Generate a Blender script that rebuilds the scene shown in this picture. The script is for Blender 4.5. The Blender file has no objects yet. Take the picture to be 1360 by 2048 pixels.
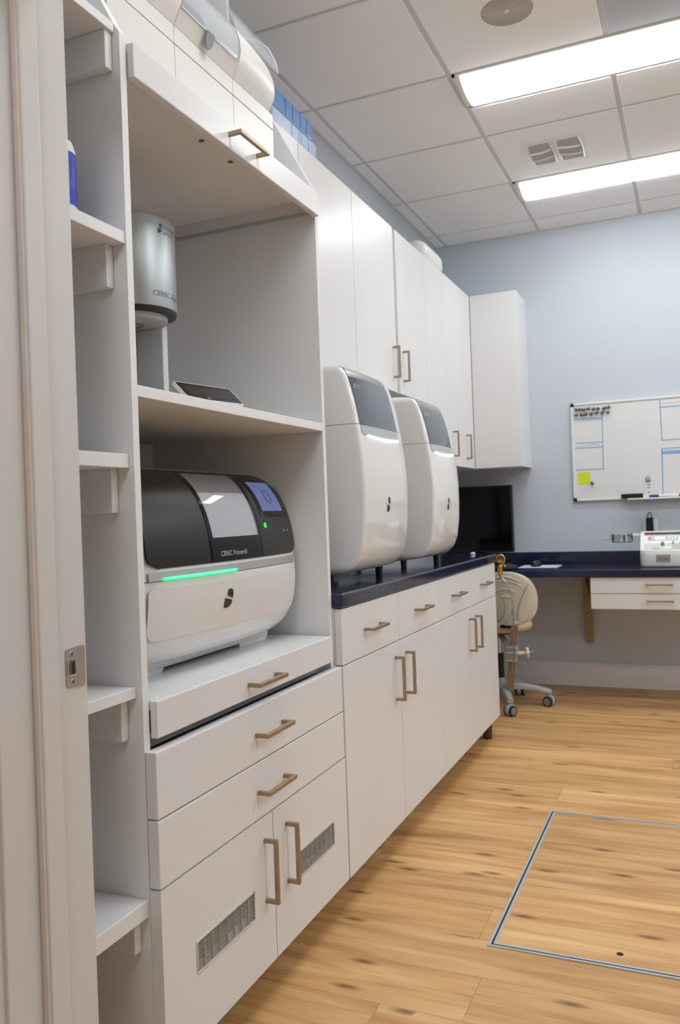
import bpy, bmesh, math, random
from mathutils import Vector, Matrix
random.seed(7)
S = bpy.context.scene
COL = S.collection
T = 0.6096
# ------------------------------------------------------------------ camera
CAMZ = 1.1346
cam_d = bpy.data.cameras.new('camera'); cam = bpy.data.objects.new('camera', cam_d); COL.objects.link(cam)
FWD = Vector((-0.39725164, 0.91770451, 0.00309356)); RGT = Vector((0.91706238, 0.39709575, -0.03621544)); UPV = Vector((0.03446352, 0.01154965, 0.99933922))
cam.matrix_world = Matrix(((RGT.x, UPV.x, -FWD.x, 0), (RGT.y, UPV.y, -FWD.y, 0), (RGT.z, UPV.z, -FWD.z, CAMZ), (0, 0, 0, 1)))
cam_d.sensor_fit = 'VERTICAL'; cam_d.sensor_height = 36.0; cam_d.sensor_width = 36.0*1360/2048
cam_d.lens = 1643.168/2048*36.0
cam_d.clip_start = 0.02
cam_d.dof.use_dof = True; cam_d.dof.focus_distance = 1.95; cam_d.dof.aperture_fstop = 7.0
S.camera = cam
# ------------------------------------------------------------------ world, exposure
W = bpy.data.worlds.new('world'); S.world = W; W.use_nodes = True
W.node_tree.nodes['Background'].inputs[0].default_value = (0.8, 0.85, 0.95, 1)
W.node_tree.nodes['Background'].inputs[1].default_value = 0.05
S.view_settings.view_transform = 'Standard'; S.view_settings.look = 'None'
S.view_settings.gamma = 1.0; S.view_settings.use_curve_mapping = False
S.view_settings.exposure = 0.89
LENS_EMIT = 7.2
HALL_EMIT = 12.0

# ------------------------------------------------------------------ materials
MATS = {}
def lin(c): return tuple((x/12.92 if x <= .04045 else ((x+.055)/1.055)**2.4) for x in c)
def mat(name, rgb, rough=.4, metal=0., var=.03, scale=8., bump=0., bscale=60., trans=0., emit=None, estr=0., coat=0., ior=1.45, srgb=True, stretch=None):
    if name in MATS: return MATS[name]
    m = bpy.data.materials.new(name); m.use_nodes = True; nt = m.node_tree; b = nt.nodes['Principled BSDF']
    c = lin(rgb) if srgb else rgb
    tc = nt.nodes.new('ShaderNodeTexCoord'); mp = nt.nodes.new('ShaderNodeMapping'); nt.links.new(tc.outputs['Object'], mp.inputs[0])
    if stretch: mp.inputs['Scale'].default_value = stretch
    n = nt.nodes.new('ShaderNodeTexNoise'); n.inputs['Scale'].default_value = scale; n.inputs['Detail'].default_value = 3
    nt.links.new(mp.outputs[0], n.inputs['Vector'])
    r = nt.nodes.new('ShaderNodeValToRGB'); r.color_ramp.elements[0].position = .3; r.color_ramp.elements[1].position = .7
    r.color_ramp.elements[0].color = tuple(max(0, x*(1-var)) for x in c)+(1,); r.color_ramp.elements[1].color = tuple(min(1, x*(1+var)) for x in c)+(1,)
    nt.links.new(n.outputs['Fac'], r.inputs[0]); nt.links.new(r.outputs[0], b.inputs['Base Color'])
    b.inputs['Roughness'].default_value = rough; b.inputs['Metallic'].default_value = metal; b.inputs['IOR'].default_value = ior
    b.inputs['Transmission Weight'].default_value = trans; b.inputs['Coat Weight'].default_value = coat
    if emit:
        b.inputs['Emission Color'].default_value = tuple(lin(emit))+(1,); b.inputs['Emission Strength'].default_value = estr
    if bump:
        n2 = nt.nodes.new('ShaderNodeTexNoise'); n2.inputs['Scale'].default_value = bscale; n2.inputs['Detail'].default_value = 4
        bp = nt.nodes.new('ShaderNodeBump'); bp.inputs['Strength'].default_value = bump; bp.inputs['Distance'].default_value = .002
        nt.links.new(mp.outputs[0], n2.inputs['Vector']); nt.links.new(n2.outputs['Fac'], bp.inputs['Height']); nt.links.new(bp.outputs[0], b.inputs['Normal'])
    MATS[name] = m; return m

M_cab = mat('white_laminate', (.878, .876, .876), .32, var=.012, scale=3)
M_shelf = mat('white_melamine', (.905, .905, .905), .45, var=.015, scale=3, bump=.03, bscale=200)
M_beige = mat('raw_underside', (.89, .875, .86), .6, var=.015)
M_bronze = mat('champagne_bronze', (.66, .575, .475), .42, .75, var=.06, scale=40, stretch=(1, 1, 1))
M_paint = mat('jamb_paint', (.835, .822, .81), .42, var=.02, scale=3, bump=.06, bscale=90)
M_caulk = mat('jamb_caulk', (.83, .785, .74), .6, var=.03, scale=30)
M_blue = mat('blue_grey_wall_paint', (.77, .795, .83), .55, var=.012, scale=4, bump=.1, bscale=300)
M_soffit = mat('slate_blue_soffit', (.73, .755, .79), .6, var=.01)  # one even slate blue, darker than the wall colour
M_hallw = mat('hall_paint', (.86, .84, .82), .6, var=.01)
M_base = mat('baseboard_paint', (.87, .86, .86), .45, var=.015)
M_tile = mat('ceiling_tile_fibre', (.955, .96, .96), .95, var=.025, scale=120, bump=.25, bscale=350)
M_bar = mat('ceiling_grid_paint', (.84, .845, .845), .6, var=.01)
M_navy = mat('navy_quartz', (.11, .13, .235), .14, var=.25, scale=260, coat=.3)
M_nickel = mat('satin_nickel', (.70, .685, .67), .35, .7, var=.05, scale=50)
M_chrome = mat('polished_chrome', (.84, .855, .87), .14, .8, var=.02)
M_alu = mat('brushed_aluminium', (.76, .78, .79), .42, .85, var=.04, scale=90, stretch=(1, 1, .05))
M_dark = mat('dark_gap', (.10, .10, .10), .7, var=.1)
M_black = mat('black_plastic', (.07, .07, .075), .35, var=.1)
M_blackg = mat('black_gloss', (.02, .02, .022), .08, var=.1, ior=1.32)
M_drum = mat('charcoal_satin', (.135, .132, .135), .36, var=.05, ior=1.38)
M_gloss = mat('white_gloss_shell', (.90, .90, .895), .13, var=.008, coat=.6)
M_millw = mat('white_satin_shell', (.88, .876, .872), .22, var=.008, coat=.3)
M_grey = mat('mid_grey_plastic', (.50, .51, .52), .3, var=.03)
M_lgrey = mat('light_grey_plastic', (.70, .72, .74), .3, var=.02)
M_disp = mat('slate_display_glass', (.28, .30, .33), .08, var=.04, coat=.6)
M_logo = mat('logo_print', (.20, .20, .205), .4, var=.05)
M_tgrey = mat('grey_print', (.50, .50, .51), .4, var=.05)
M_twhite = mat('pale_print', (.74, .74, .74), .4, var=.03)
M_cream = mat('cream_plastic', (.865, .857, .838), .38, var=.012)
M_acryl = mat('clear_acrylic', (.93, .95, .97), .06, var=.002, coat=.4)
M_acryl.node_tree.nodes['Principled BSDF'].inputs['Alpha'].default_value = .22
M_smoke = mat('smoked_grey', (.40, .41, .45), .4, var=.15, scale=12)
M_bpack = mat('blue_pack_film', (.36, .58, .84), .22, var=.06, scale=20, coat=.5)
M_bpale = mat('pale_blue_film', (.68, .78, .90), .25, var=.05, scale=20, coat=.4)
M_bline = mat('dark_blue_print', (.13, .29, .58), .35, var=.1)
M_beigev = mat('stool_vinyl', (.79, .77, .70), .45, var=.03, bump=.05)
M_beiget = mat('stool_seat_vinyl', (.78, .70, .60), .5, var=.03, bump=.05)
M_ridge = mat('stool_ridge', (.84, .82, .75), .4, var=.02)
M_stoolg = mat('stool_grey_metal', (.66, .67, .66), .35, .2, var=.03)
M_tan = mat('tan_bracket_paint', (.62, .53, .38), .45, var=.06, scale=20)
M_brass = mat('brass', (.80, .62, .28), .22, 1., var=.08)
M_hose = mat('pale_hose', (.55, .58, .58), .35, var=.04)
M_wb = mat('whiteboard_enamel', (.87, .875, .875), .2, var=.008, coat=.3)
M_tape = mat('blue_marker', (.50, .66, .84), .5, var=.12, scale=60)
M_yel = mat('sticky_yellow', (.84, .90, .20), .7, var=.06)
M_led = mat('white_led', (.98, .98, 1), .3, emit=(.95, .97, 1), estr=2.2)
M_green = mat('green_led', (.4, .95, .65), .3, emit=(.12, .86, .45), estr=1.25)
M_screen = mat('mill_screen', (.2, .22, .3), .15, emit=(.40, .45, .68), estr=.34, var=.03)
M_lens = mat('fluorescent_lens', (.97, .97, .97), .4, emit=(.96, .985, 1), estr=LENS_EMIT)
M_hlens = mat('hall_lens', (.97, .97, .97), .4, emit=(.97, .985, 1), estr=HALL_EMIT)
M_red = mat('red_led', (.9, .2, .15), .3, emit=(1, .15, .1), estr=1.0)
M_yellow = mat('warning_yellow', (.88, .74, .10), .5)
M_orange = mat('orange_band', (.96, .74, .22), .5)
M_rub = mat('caster_rubber', (.16, .16, .165), .6)
M_whub = mat('caster_grey', (.52, .50, .48), .5)
M_wht = mat('plain_white_plastic', (.90, .90, .89), .35, var=.01)
M_bluel = mat('bottle_label_blue', (.18, .27, .72), .4, var=.2, scale=40)
M_clouds = mat('bottle_label_pattern', (.45, .66, .82), .4, var=.5, scale=70)

def wood_mat():
    m = bpy.data.materials.new('oak_plank'); m.use_nodes = True; nt = m.node_tree; b = nt.nodes['Principled BSDF']; L = nt.links
    def N(t): return nt.nodes.new(t)
    tc = N('ShaderNodeTexCoord'); oi = N('ShaderNodeObjectInfo')
    comb = N('ShaderNodeCombineXYZ'); mul = N('ShaderNodeMath'); mul.operation = 'MULTIPLY'; mul.inputs[1].default_value = 37.
    L.new(oi.outputs['Random'], mul.inputs[0]); L.new(mul.outputs[0], comb.inputs[0]); L.new(mul.outputs[0], comb.inputs[1])
    add = N('ShaderNodeVectorMath'); L.new(tc.outputs['Object'], add.inputs[0]); L.new(comb.outputs[0], add.inputs[1])
    def noise(sc, det, stretch, dist=0.):
        mp = N('ShaderNodeMapping'); mp.inputs['Scale'].default_value = stretch; L.new(add.outputs[0], mp.inputs[0])
        n = N('ShaderNodeTexNoise'); n.inputs['Scale'].default_value = sc; n.inputs['Detail'].default_value = det; n.inputs['Distortion'].default_value = dist
        L.new(mp.outputs[0], n.inputs['Vector']); return n
    n1 = noise(3.2, 5, (.55, 5.0, 1), .6); n2 = noise(14, 4, (.35, 9, 1), .3); n3 = noise(2.2, 2, (.8, 2.2, 1))
    r = N('ShaderNodeValToRGB'); e = r.color_ramp.elements
    e[0].position = .28; e[0].color = lin((.69, .51, .335))+(1,); e[1].position = .72; e[1].color = lin((.885, .74, .55))+(1,)
    k = e.new(.5); k.color = lin((.82, .65, .455))+(1,)
    L.new(n1.outputs['Fac'], r.inputs[0])
    mx = N('ShaderNodeMix'); mx.data_type = 'RGBA'; mx.blend_type = 'MULTIPLY'; mx.inputs[0].default_value = .30
    r2 = N('ShaderNodeValToRGB'); r2.color_ramp.elements[0].position = .26; r2.color_ramp.elements[0].color = (.55, .45, .36, 1); r2.color_ramp.elements[1].position = .6; r2.color_ramp.elements[1].color = (1, 1, 1, 1)
    L.new(n2.outputs['Fac'], r2.inputs[0]); L.new(r.outputs[0], mx.inputs[6]); L.new(r2.outputs[0], mx.inputs[7])
    # knots
    mpk = N('ShaderNodeMapping'); mpk.inputs['Scale'].default_value = (3.4, 11.5, 1); L.new(add.outputs[0], mpk.inputs[0])
    v = N('ShaderNodeTexVoronoi'); v.inputs['Scale'].default_value = 1.; v.inputs['Randomness'].default_value = 1.; v.voronoi_dimensions = '2D'; L.new(mpk.outputs[0], v.inputs['Vector'])
    rk = N('ShaderNodeValToRGB'); rk.color_ramp.elements[0].position = .03; rk.color_ramp.elements[0].color = (.16, .095, .055, 1); rk.color_ramp.elements[1].position = .17; rk.color_ramp.elements[1].color = (1, 1, 1, 1)
    L.new(v.outputs['Distance'], rk.inputs[0])
    sep = N('ShaderNodeSeparateColor'); L.new(v.outputs['Color'], sep.inputs[0])
    gt = N('ShaderNodeMath'); gt.operation = 'GREATER_THAN'; gt.inputs[1].default_value = .66; L.new(sep.outputs[0], gt.inputs[0])
    fk = N('ShaderNodeMath'); fk.operation = 'MULTIPLY'; fk.inputs[1].default_value = .8; L.new(gt.outputs[0], fk.inputs[0])
    mk = N('ShaderNodeMix'); mk.data_type = 'RGBA'; mk.blend_type = 'MULTIPLY'; L.new(fk.outputs[0], mk.inputs[0]); L.new(mx.outputs[2], mk.inputs[6]); L.new(rk.outputs[0], mk.inputs[7])
    hs = N('ShaderNodeHueSaturation'); hs.inputs['Saturation'].default_value = 1.07
    mr = N('ShaderNodeMapRange'); mr.inputs[3].default_value = .90; mr.inputs[4].default_value = 1.10; L.new(oi.outputs['Random'], mr.inputs[0]); L.new(mr.outputs[0], hs.inputs['Value'])
    L.new(mk.outputs[2], hs.inputs['Color']); L.new(hs.outputs[0], b.inputs['Base Color'])
    rr = N('ShaderNodeMapRange'); rr.inputs[3].default_value = .38; rr.inputs[4].default_value = .52; L.new(n3.outputs['Fac'], rr.inputs[0]); L.new(rr.outputs[0], b.inputs['Roughness'])
    bp = N('ShaderNodeBump'); bp.inputs['Strength'].default_value = .08; bp.inputs['Distance'].default_value = .001; L.new(n2.outputs['Fac'], bp.inputs['Height']); L.new(bp.outputs[0], b.inputs['Normal'])
    return m
M_wood = wood_mat()

# ------------------------------------------------------------------ geometry helpers
def newobj(name, bm, m, parent=None, smooth=False, angle=None):
    me = bpy.data.meshes.new(name); bmesh.ops.recalc_face_normals(bm, faces=bm.faces[:]); bm.to_mesh(me); bm.free()
    if smooth:
        for p in me.polygons: p.use_smooth = True
        if angle:
            try: me.set_sharp_from_angle(angle=math.radians(angle))
            except Exception: pass
    me.materials.append(m)
    o = bpy.data.objects.new(name, me); COL.objects.link(o)
    if parent is not None:
        o.parent = parent; o.matrix_parent_inverse = parent.matrix_basis.inverted()
    return o
def tag(o, label, cat, group=None):
    o['label'] = label; o['category'] = cat
    if group: o['group'] = group
    return o
def thing(name, label, cat, loc=(0, 0, 0), group=None):
    o = bpy.data.objects.new(name, None); COL.objects.link(o); o.location = loc; o.empty_display_size = .05
    return tag(o, label, cat, group)
def struct(o):
    o['kind'] = 'structure'; return o
def BM(): return bmesh.new()
def box(bm, x0, x1, y0, y1, z0, z1, bev=0., seg=2):
    t = bmesh.new(); bmesh.ops.create_cube(t, size=1.)
    for v in t.verts:
        v.co = Vector(((x0+x1)/2+v.co.x*(x1-x0), (y0+y1)/2+v.co.y*(y1-y0), (z0+z1)/2+v.co.z*(z1-z0)))
    if bev: bmesh.ops.bevel(t, geom=t.edges[:], offset=bev, segments=seg, affect='EDGES', profile=.5)
    merge(bm, t); return bm
def merge(bm, t, M=None):
    mp = {}
    for v in t.verts: mp[v] = bm.verts.new(M @ v.co if M else v.co)
    for f in t.faces:
        try: bm.faces.new([mp[v] for v in f.verts])
        except ValueError: pass
    t.free()
def bx(name, m, parent, x0, x1, y0, y1, z0, z1, bev=0., seg=2):
    bm = BM(); box(bm, min(x0, x1), max(x0, x1), min(y0, y1), max(y0, y1), min(z0, z1), max(z0, z1), bev, seg); return newobj(name, bm, m, parent)
def prism(bm, pts, fn, h):
    """pts 2D polygon; fn(a,b,t)->co with t in {0,h}"""
    A = [bm.verts.new(fn(a, b, 0)) for a, b in pts]; B = [bm.verts.new(fn(a, b, h)) for a, b in pts]
    bm.faces.new(A); bm.faces.new(B[::-1]); n = len(pts)
    for i in range(n): bm.faces.new((A[i], B[i], B[(i+1) % n], A[(i+1) % n]))
    return bm
def cyl(bm, p0, p1, r0, r1=None, n=20, caps=True):
    p0, p1 = Vector(p0), Vector(p1); r1 = r0 if r1 is None else r1; d = (p1-p0).normalized()
    a = d.orthogonal().normalized(); b = d.cross(a)
    R = [[bm.verts.new(p+(a*math.cos(2*math.pi*i/n)+b*math.sin(2*math.pi*i/n))*r) for i in range(n)] for p, r in ((p0, r0), (p1, r1))]
    for i in range(n): bm.faces.new((R[0][i], R[0][(i+1) % n], R[1][(i+1) % n], R[1][i]))
    if caps: bm.faces.new(R[0][::-1]); bm.faces.new(R[1])
    return bm
def tube(bm, pts, r, n=8, closed=False):
    P = [Vector(p) for p in pts]; rings = []; N_ = len(P); prev = None
    for i, p in enumerate(P):
        d = (P[(i+1) % N_]-P[i-1]) if closed else (P[min(i+1, N_-1)]-P[max(i-1, 0)])
        d.normalize()
        a = d.orthogonal().normalized() if prev is None else (prev-d*prev.dot(d)).normalized()
        prev = a; b = d.cross(a); rr = r[i] if isinstance(r, (list, tuple)) else r
        rings.append([bm.verts.new(p+(a*math.cos(2*math.pi*k/n)+b*math.sin(2*math.pi*k/n))*rr) for k in range(n)])
    for i in range(N_ if closed else N_-1):
        A, B = rings[i], rings[(i+1) % N_]
        for k in range(n): bm.faces.new((A[k], A[(k+1) % n], B[(k+1) % n], B[k]))
    if not closed: bm.faces.new(rings[0][::-1]); bm.faces.new(rings[-1])
    return bm
def loft(bm, rings, cap=True):
    V = [[bm.verts.new(p) for p in R] for R in rings]; n = len(V[0])
    for A, B in zip(V, V[1:]):
        for k in range(n): bm.faces.new((A[k], A[(k+1) % n], B[(k+1) % n], B[k]))
    if cap: bm.faces.new(V[0][::-1]); bm.faces.new(V[-1])
    return bm
def lathe(bm, prof, c, axis='Z', n=32):
    """prof: list of (r,h) about axis through c"""
    c = Vector(c); R = []
    for r, h in prof:
        ring = []
        for i in range(n):
            a = 2*math.pi*i/n; u, v = r*math.cos(a), r*math.sin(a)
            ring.append(c+(Vector((u, v, h)) if axis == 'Z' else Vector((u, h, v)) if axis == 'Y' else Vector((h, u, v))))
        R.append(ring)
    return loft(bm, R)
def patch(Xf, rows, off, thick=.004):
    """sheet that follows a front surface x=Xf(y,z); rows: list of (z, y0, y1)"""
    bm = BM(); n = 24; F = []; B = []
    for z, y0, y1 in rows:
        F.append([bm.verts.new((Xf(y0+(y1-y0)*i/n, z)+off, y0+(y1-y0)*i/n, z)) for i in range(n+1)])
        B.append([bm.verts.new((Xf(y0+(y1-y0)*i/n, z)+off-thick, y0+(y1-y0)*i/n, z)) for i in range(n+1)])
    for G, fl in ((F, 0), (B, 1)):
        for j in range(len(rows)-1):
            for i in range(n):
                q = (G[j][i], G[j][i+1], G[j+1][i+1], G[j+1][i]); bm.faces.new(q[::-1] if fl else q)
    for j in range(len(rows)-1):
        bm.faces.new((F[j][0], F[j+1][0], B[j+1][0], B[j][0])); bm.faces.new((F[j][n], B[j][n], B[j+1][n], F[j+1][n]))
    for i in range(n):
        bm.faces.new((F[0][i], B[0][i], B[0][i+1], F[0][i+1])); bm.faces.new((F[-1][i], F[-1][i+1], B[-1][i+1], B[-1][i]))
    return bm
def rrows(z0, z1, y0, y1, r, n=26, rt=None):
    """rows of a rounded rectangle (r bottom corners, rt top corners)"""
    rt = r if rt is None else rt; out = []
    zs = [z0+(z1-z0)*(.5-.5*math.cos(math.pi*i/n)) for i in range(n+1)]
    for z in zs:
        d = 0.
        if z < z0+r: d = r-math.sqrt(max(0, r*r-(z0+r-z)**2))
        if z > z1-rt: d = max(d, rt-math.sqrt(max(0, rt*rt-(z-z1+rt)**2)))
        out.append((z, y0+d*.97, y1-d*.97))
    return out
def text_mesh(name, s, size, fn, m, parent, spacing=1.):
    """flat lettering mapped through fn(a,b)->co (a along, b up)"""
    cu = bpy.data.curves.new(name, 'FONT'); cu.body = s; cu.size = size; cu.space_character = spacing; cu.resolution_u = 3
    o = bpy.data.objects.new(name, cu); COL.objects.link(o); dg = bpy.context.evaluated_depsgraph_get()
    me = bpy.data.meshes.new_from_object(o.evaluated_get(dg)); bpy.data.objects.remove(o); bpy.data.curves.remove(cu)
    for v in me.vertices: v.co = Vector(fn(v.co.x, v.co.y))
    me.materials.clear(); me.materials.append(m); me.name = name
    q = bpy.data.objects.new(name, me); COL.objects.link(q)
    if parent is not None:
        q.parent = parent; q.matrix_parent_inverse = parent.matrix_basis.inverted()
    return q
def share(name, src, parent, loc, rot=None):
    o = bpy.data.objects.new(name, src.data if hasattr(src, 'data') else src); COL.objects.link(o)
    if parent is not None: o.parent = parent; o.matrix_parent_inverse = parent.matrix_world.inverted() if False else Matrix.Identity(4)
    o.location = loc
    if rot: o.rotation_euler = rot
    return o
def meshdata(name, bm, m, smooth=False):
    me = bpy.data.meshes.new(name); bmesh.ops.recalc_face_normals(bm, faces=bm.faces[:]); bm.to_mesh(me); bm.free(); me.materials.append(m)
    if smooth:
        for p in me.polygons: p.use_smooth = True
    return me
def wpos(o):
    v = Vector(o.location) if o.parent is None else wpos(o.parent)+Vector(o.location)
    return v
def place(name, me, parent, world, rot=None):
    """object with shared mesh, at a world position under a parent whose own transform is a pure translation"""
    o = bpy.data.objects.new(name, me); COL.objects.link(o)
    if parent is not None:
        o.parent = parent
        if parent.type == 'EMPTY': o.matrix_parent_inverse = parent.matrix_basis.inverted()
    o.location = world
    if rot: o.rotation_euler = rot
    return o

# ------------------------------------------------------------------ room dimensions
XW = -1.5509; YW = 5.3469; XR = 3.5; ZC = 2.9014
XG = -.8588; YA = 3.2546
YF0, YF1 = .862, 1.040          # thickness of the doorway wall
XJ = -.900                      # jamb face
HX0, HX1, HY0 = -2.3, 3.5, -1.7 # hallway behind the camera

# floor
fl = struct(bx('floor', M_dark, None, HX0, XR, HY0, YW, -.08, -.006))
PW, PL = .18, 1.22
def plank_mesh(L, w):
    bm = BM(); box(bm, 0, L-.0006, 0, w-.0006, -.006, 0, .0004, 1); return meshdata('plank', bm, M_wood)
cache = {}
def plank(x0, x1, y0, y1, parent=fl, z=0.):
    k = (round(x1-x0, 3), round(y1-y0, 3))
    if k not in cache: cache[k] = plank_mesh(x1-x0, y1-y0)
    o = place('plank', cache[k], parent, (x0, y0, z)); return o
row = 0; y = 1.77-PW*20
rowoff = {}
while y < YW-.001:
    y1 = min(y+PW, YW); ys = max(y, HY0)
    if y1 > HY0+.01:
        j = round((y-1.77)/PW)
        off = {0: -.515, 8: -.53}.get(j, (-.515+(j*.455+.13*(j % 3)) % PL))
        x = off-PL*3
        xl, xr = (XW if y1 > 1.0 else HX0), XR
        while x < xr:
            a, b = max(x, xl), min(x+PL, xr)
            if b-a > .02: plank(a, b, ys, y1)
            x += PL
    y += PW

# ceiling
ce = struct(bx('ceiling', M_bar, None, HX0, XR, HY0, YW, ZC+.03, ZC+.08))
xl = [XW]+[XG+k*T for k in range(-1, 8)]+[XR]
yl = [YF1, YA-3*T, YA-2*T, YA-T, YA, YA+T, YA+2*T, 5.11, YW]
LIGHTS = [(XG, XG+2*T, YA-3*T), (XG, XG+2*T, YA), (XG, XG+2*T, YA+2*T)]
LIGHTS += [(XG+k*T, XG+(k+2)*T, l[2]) for l in LIGHTS[:3] for k in (3, 5)]  # six unseen troffers added as fill light for the room
tc = {}
def ctile(x0, x1, y0, y1, m=M_tile, nm='ceiling_tile'):
    g = .010
    k = (round(x1-x0, 3), round(y1-y0, 3), m.name)
    if k not in tc:
        bm = BM(); box(bm, g, x1-x0-g, g, y1-y0-g, 0, .018, .003, 1); tc[k] = meshdata(nm, bm, m)
    place(nm, tc[k], ce, (x0, y0, ZC-.005))
for i in range(len(xl)-1):
    for j in range(len(yl)-1):
        x0, x1, y0, y1 = xl[i], xl[i+1], yl[j], yl[j+1]
        lit = [l for l in LIGHTS if abs(l[2]-y0) < .01 and x0 > l[0]-.01 and x1 < l[1]+.01]
        if lit: ctile(x0, x1, y0+.3048, y1)
        elif x0 > XG+T-.01 and y1 < YA+.01: ctile(x0, x1, y0, y1, M_soffit, 'slate_panel')
        else: ctile(x0, x1, y0, y1)
bars = []
for x in xl[1:-1]: bars.append((x-.012, x+.012, YF1, YW, 0))
for yy in yl[1:-1]: bars.append((XW, XR, yy-.012, yy+.012, .0007))
for l in LIGHTS: bars.append((l[0], l[1], l[2]+.3048-.012, l[2]+.3048+.012, .0014))
for a, b, c, d, e in bars:
    bx('grid_bar', M_bar, ce, a, b, c, d, ZC+.002+e, ZC+.012+e)
bx('edge_angle', M_bar, ce, XW, XW+.02, YF1, YW, ZC-.006, ZC+.006)
bx('edge_angle', M_bar, ce, XW, XR, YW-.02, YW, ZC-.0066, ZC+.006)
bx('hall_panel', M_hallw, ce, HX0, HX1, HY0, YF0+.02, ZC-.01, ZC+.02)

# walls
struct(bx('wall_left', M_blue, None, XW-.12, XW, YF1-.02, YW+.12, -.08, ZC+.08))
struct(bx('wall_back', M_blue, None, XW, XR+.12, YW, YW+.12, -.08, ZC+.08))
struct(bx('wall_right', M_blue, None, XR, XR+.12, HY0, YW, -.08, ZC+.08))
DX1, DZ = .95, 2.07
bm = BM(); box(bm, HX0, XJ-.02, YF0, YF1, 0, ZC+.02); box(bm, DX1+.02, XR, YF0, YF1, 0, ZC+.02); box(bm, XJ-.02, DX1+.02, YF0, YF1, DZ+.02, ZC+.02)
struct(newobj('wall_front', bm, M_hallw))
struct(bx('wall_hall', M_hallw, None, HX0-.1, HX0, HY0-.1, YF0, 0, ZC+.08))
struct(bx('wall_rear', M_hallw, None, HX0, XR+.12, HY0-.1, HY0, 0, ZC+.08))
struct(bx('baseboard_back', M_base, None, XW, XR, YW-.012, YW, 0, .152, .003))
struct(bx('baseboard_right', M_base, None, XR-.012, XR, YF1, YW-.012, 0, .152, .003))

# door frame in the foreground
df = bpy.data.objects.new('door_1', None); COL.objects.link(df); df.location = (XJ, .95, 0); struct(df); df['label'] = 'white painted door frame with latch strike plate'
bx('jamb', M_paint, df, XJ-.02, XJ, YF0-.004, YF1, 0, DZ+.02, .002)
bx('jamb', M_paint, df, DX1, DX1+.02, YF0-.004, YF1, 0, DZ+.02, .002)
bx('jamb', M_paint, df, XJ, DX1, YF0-.004, YF1, DZ, DZ+.02, .002)
bx('door_stop', M_paint, df, XJ, XJ+.0125, .9275, .966, 0, DZ, .003)
bx('door_stop', M_paint, df, DX1-.0125, DX1, .9275, .966, 0, DZ, .003)
bx('door_stop', M_paint, df, XJ+.0125, DX1-.0125, .9275, .966, DZ-.0125, DZ, .003)
bx('caulk_bead', M_caulk, df, XJ, XJ+.010, .9225, .9276, 0, DZ, .0015)
bx('casing', M_paint, df, XJ-.075, XJ-.006, YF0-.018, YF0, 0, DZ+.07, .003)
bx('casing', M_paint, df, DX1+.006, DX1+.075, YF0-.018, YF0, 0, DZ+.07, .003)
bx('casing', M_paint, df, XJ-.006, DX1+.006, YF0-.018, YF0, DZ+.006, DZ+.07, .003)
# strike plate with opening
zc = .9115; y0p, y1p = .992, 1.0345
bm = BM()
def plate_fn(a, b, t): return (XJ+.0004+t, a, b)
pts = []
for cx_, cz_, a0 in ((y1p-.006, zc+.032-.006, 0), (y0p+.005, zc+.0295-.005, 90), (y0p+.005, zc-.0295+.005, 180), (y1p-.006, zc-.032+.006, 270)):
    for k in range(5):
        a = math.radians(a0+22.5*k); r = .006 if a0 in (0, 270) else .005
        pts.append((cx_+r*math.cos(a), cz_+r*math.sin(a)))
prism(bm, pts, plate_fn, .0012)
sp = newobj('strike_plate', bm, M_nickel, df)
bm = BM(); box(bm, XJ+.0016, XJ+.0019, .9955, 1.0125, zc-.0115, zc+.0115, .0001, 1); newobj('latch_hole', bm, mat('latch_recess', (.36, .31, .26), .5), sp)
bx('hole_rim', M_chrome, sp, XJ+.0016, XJ+.003, .9945, .9965, zc-.012, zc+.012, .0004)
bx('hole_rim', M_chrome, sp, XJ+.0016, XJ+.003, .9965, 1.013, zc-.013, zc-.0108, .0004)
bx('latch_slot', M_dark, sp, XJ+.0019, XJ+.0021, 1.004, 1.0115, zc-.0095, zc+.0085, 0)
for sy, sz in ((1.0045, zc+.0215), (1.0055, zc-.0215)):
    bm = BM(); cyl(bm, (XJ+.0015, sy, sz), (XJ+.0026, sy, sz), .0046, .0038, 20); sc = newobj('screw', bm, M_nickel, sp)
    bm = BM(); box(bm, XJ+.0026, XJ+.0028, sy-.0028, sy+.0028, sz-.0006, sz+.0006); box(bm, XJ+.0026, XJ+.0028, sy-.0006, sy+.0006, sz-.0028, sz+.0028); newobj('screw_slot', bm, M_dark, sp)

# ------------------------------------------------------------------ ceiling fixtures
def troffer(x0, x1, y0, label, lens=M_lens):
    t = thing('ceiling_light', label, 'light', ((x0+x1)/2, y0+.15, ZC), 'fluorescent troffers')
    a, b, c, d = x0+.009, x1-.009, y0+.009, y0+.3048-.009
    bm = BM(); box(bm, a, b, c, c+.012, ZC-.006, ZC+.022); box(bm, a, b, d-.012, d, ZC-.006, ZC+.022); box(bm, a, a+.012, c, d, ZC-.006, ZC+.022); box(bm, b-.012, b, c, d, ZC-.006, ZC+.022); box(bm, a, b, c, d, ZC+.018, ZC+.026)
    newobj('frame', bm, M_wht, t)
    bm = BM(); pr = [(c+.013+(d-c-.026)*i/16, ZC-.006-.034*abs(math.sin(math.pi*i/16))**.7) for i in range(17)]+[(d-.013, ZC+.012), (c+.013, ZC+.012)]
    prism(bm, pr, lambda p, q, s: (a+.03+s, p, q), b-a-.06)
    newobj('lens', bm, lens, t, True, 50)
    for e0, e1 in ((a+.012, a+.03), (b-.03, b-.012)):
        bm = BM(); prism(bm, [(p, q-.001) for p, q in pr], lambda p, q, s: (e0+s, p, q), e1-e0); newobj('end_cap', bm, M_wht, t)
    return t
troffer(*LIGHTS[1], 'bright ceiling light fixture between the round speaker and the air vent')
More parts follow.
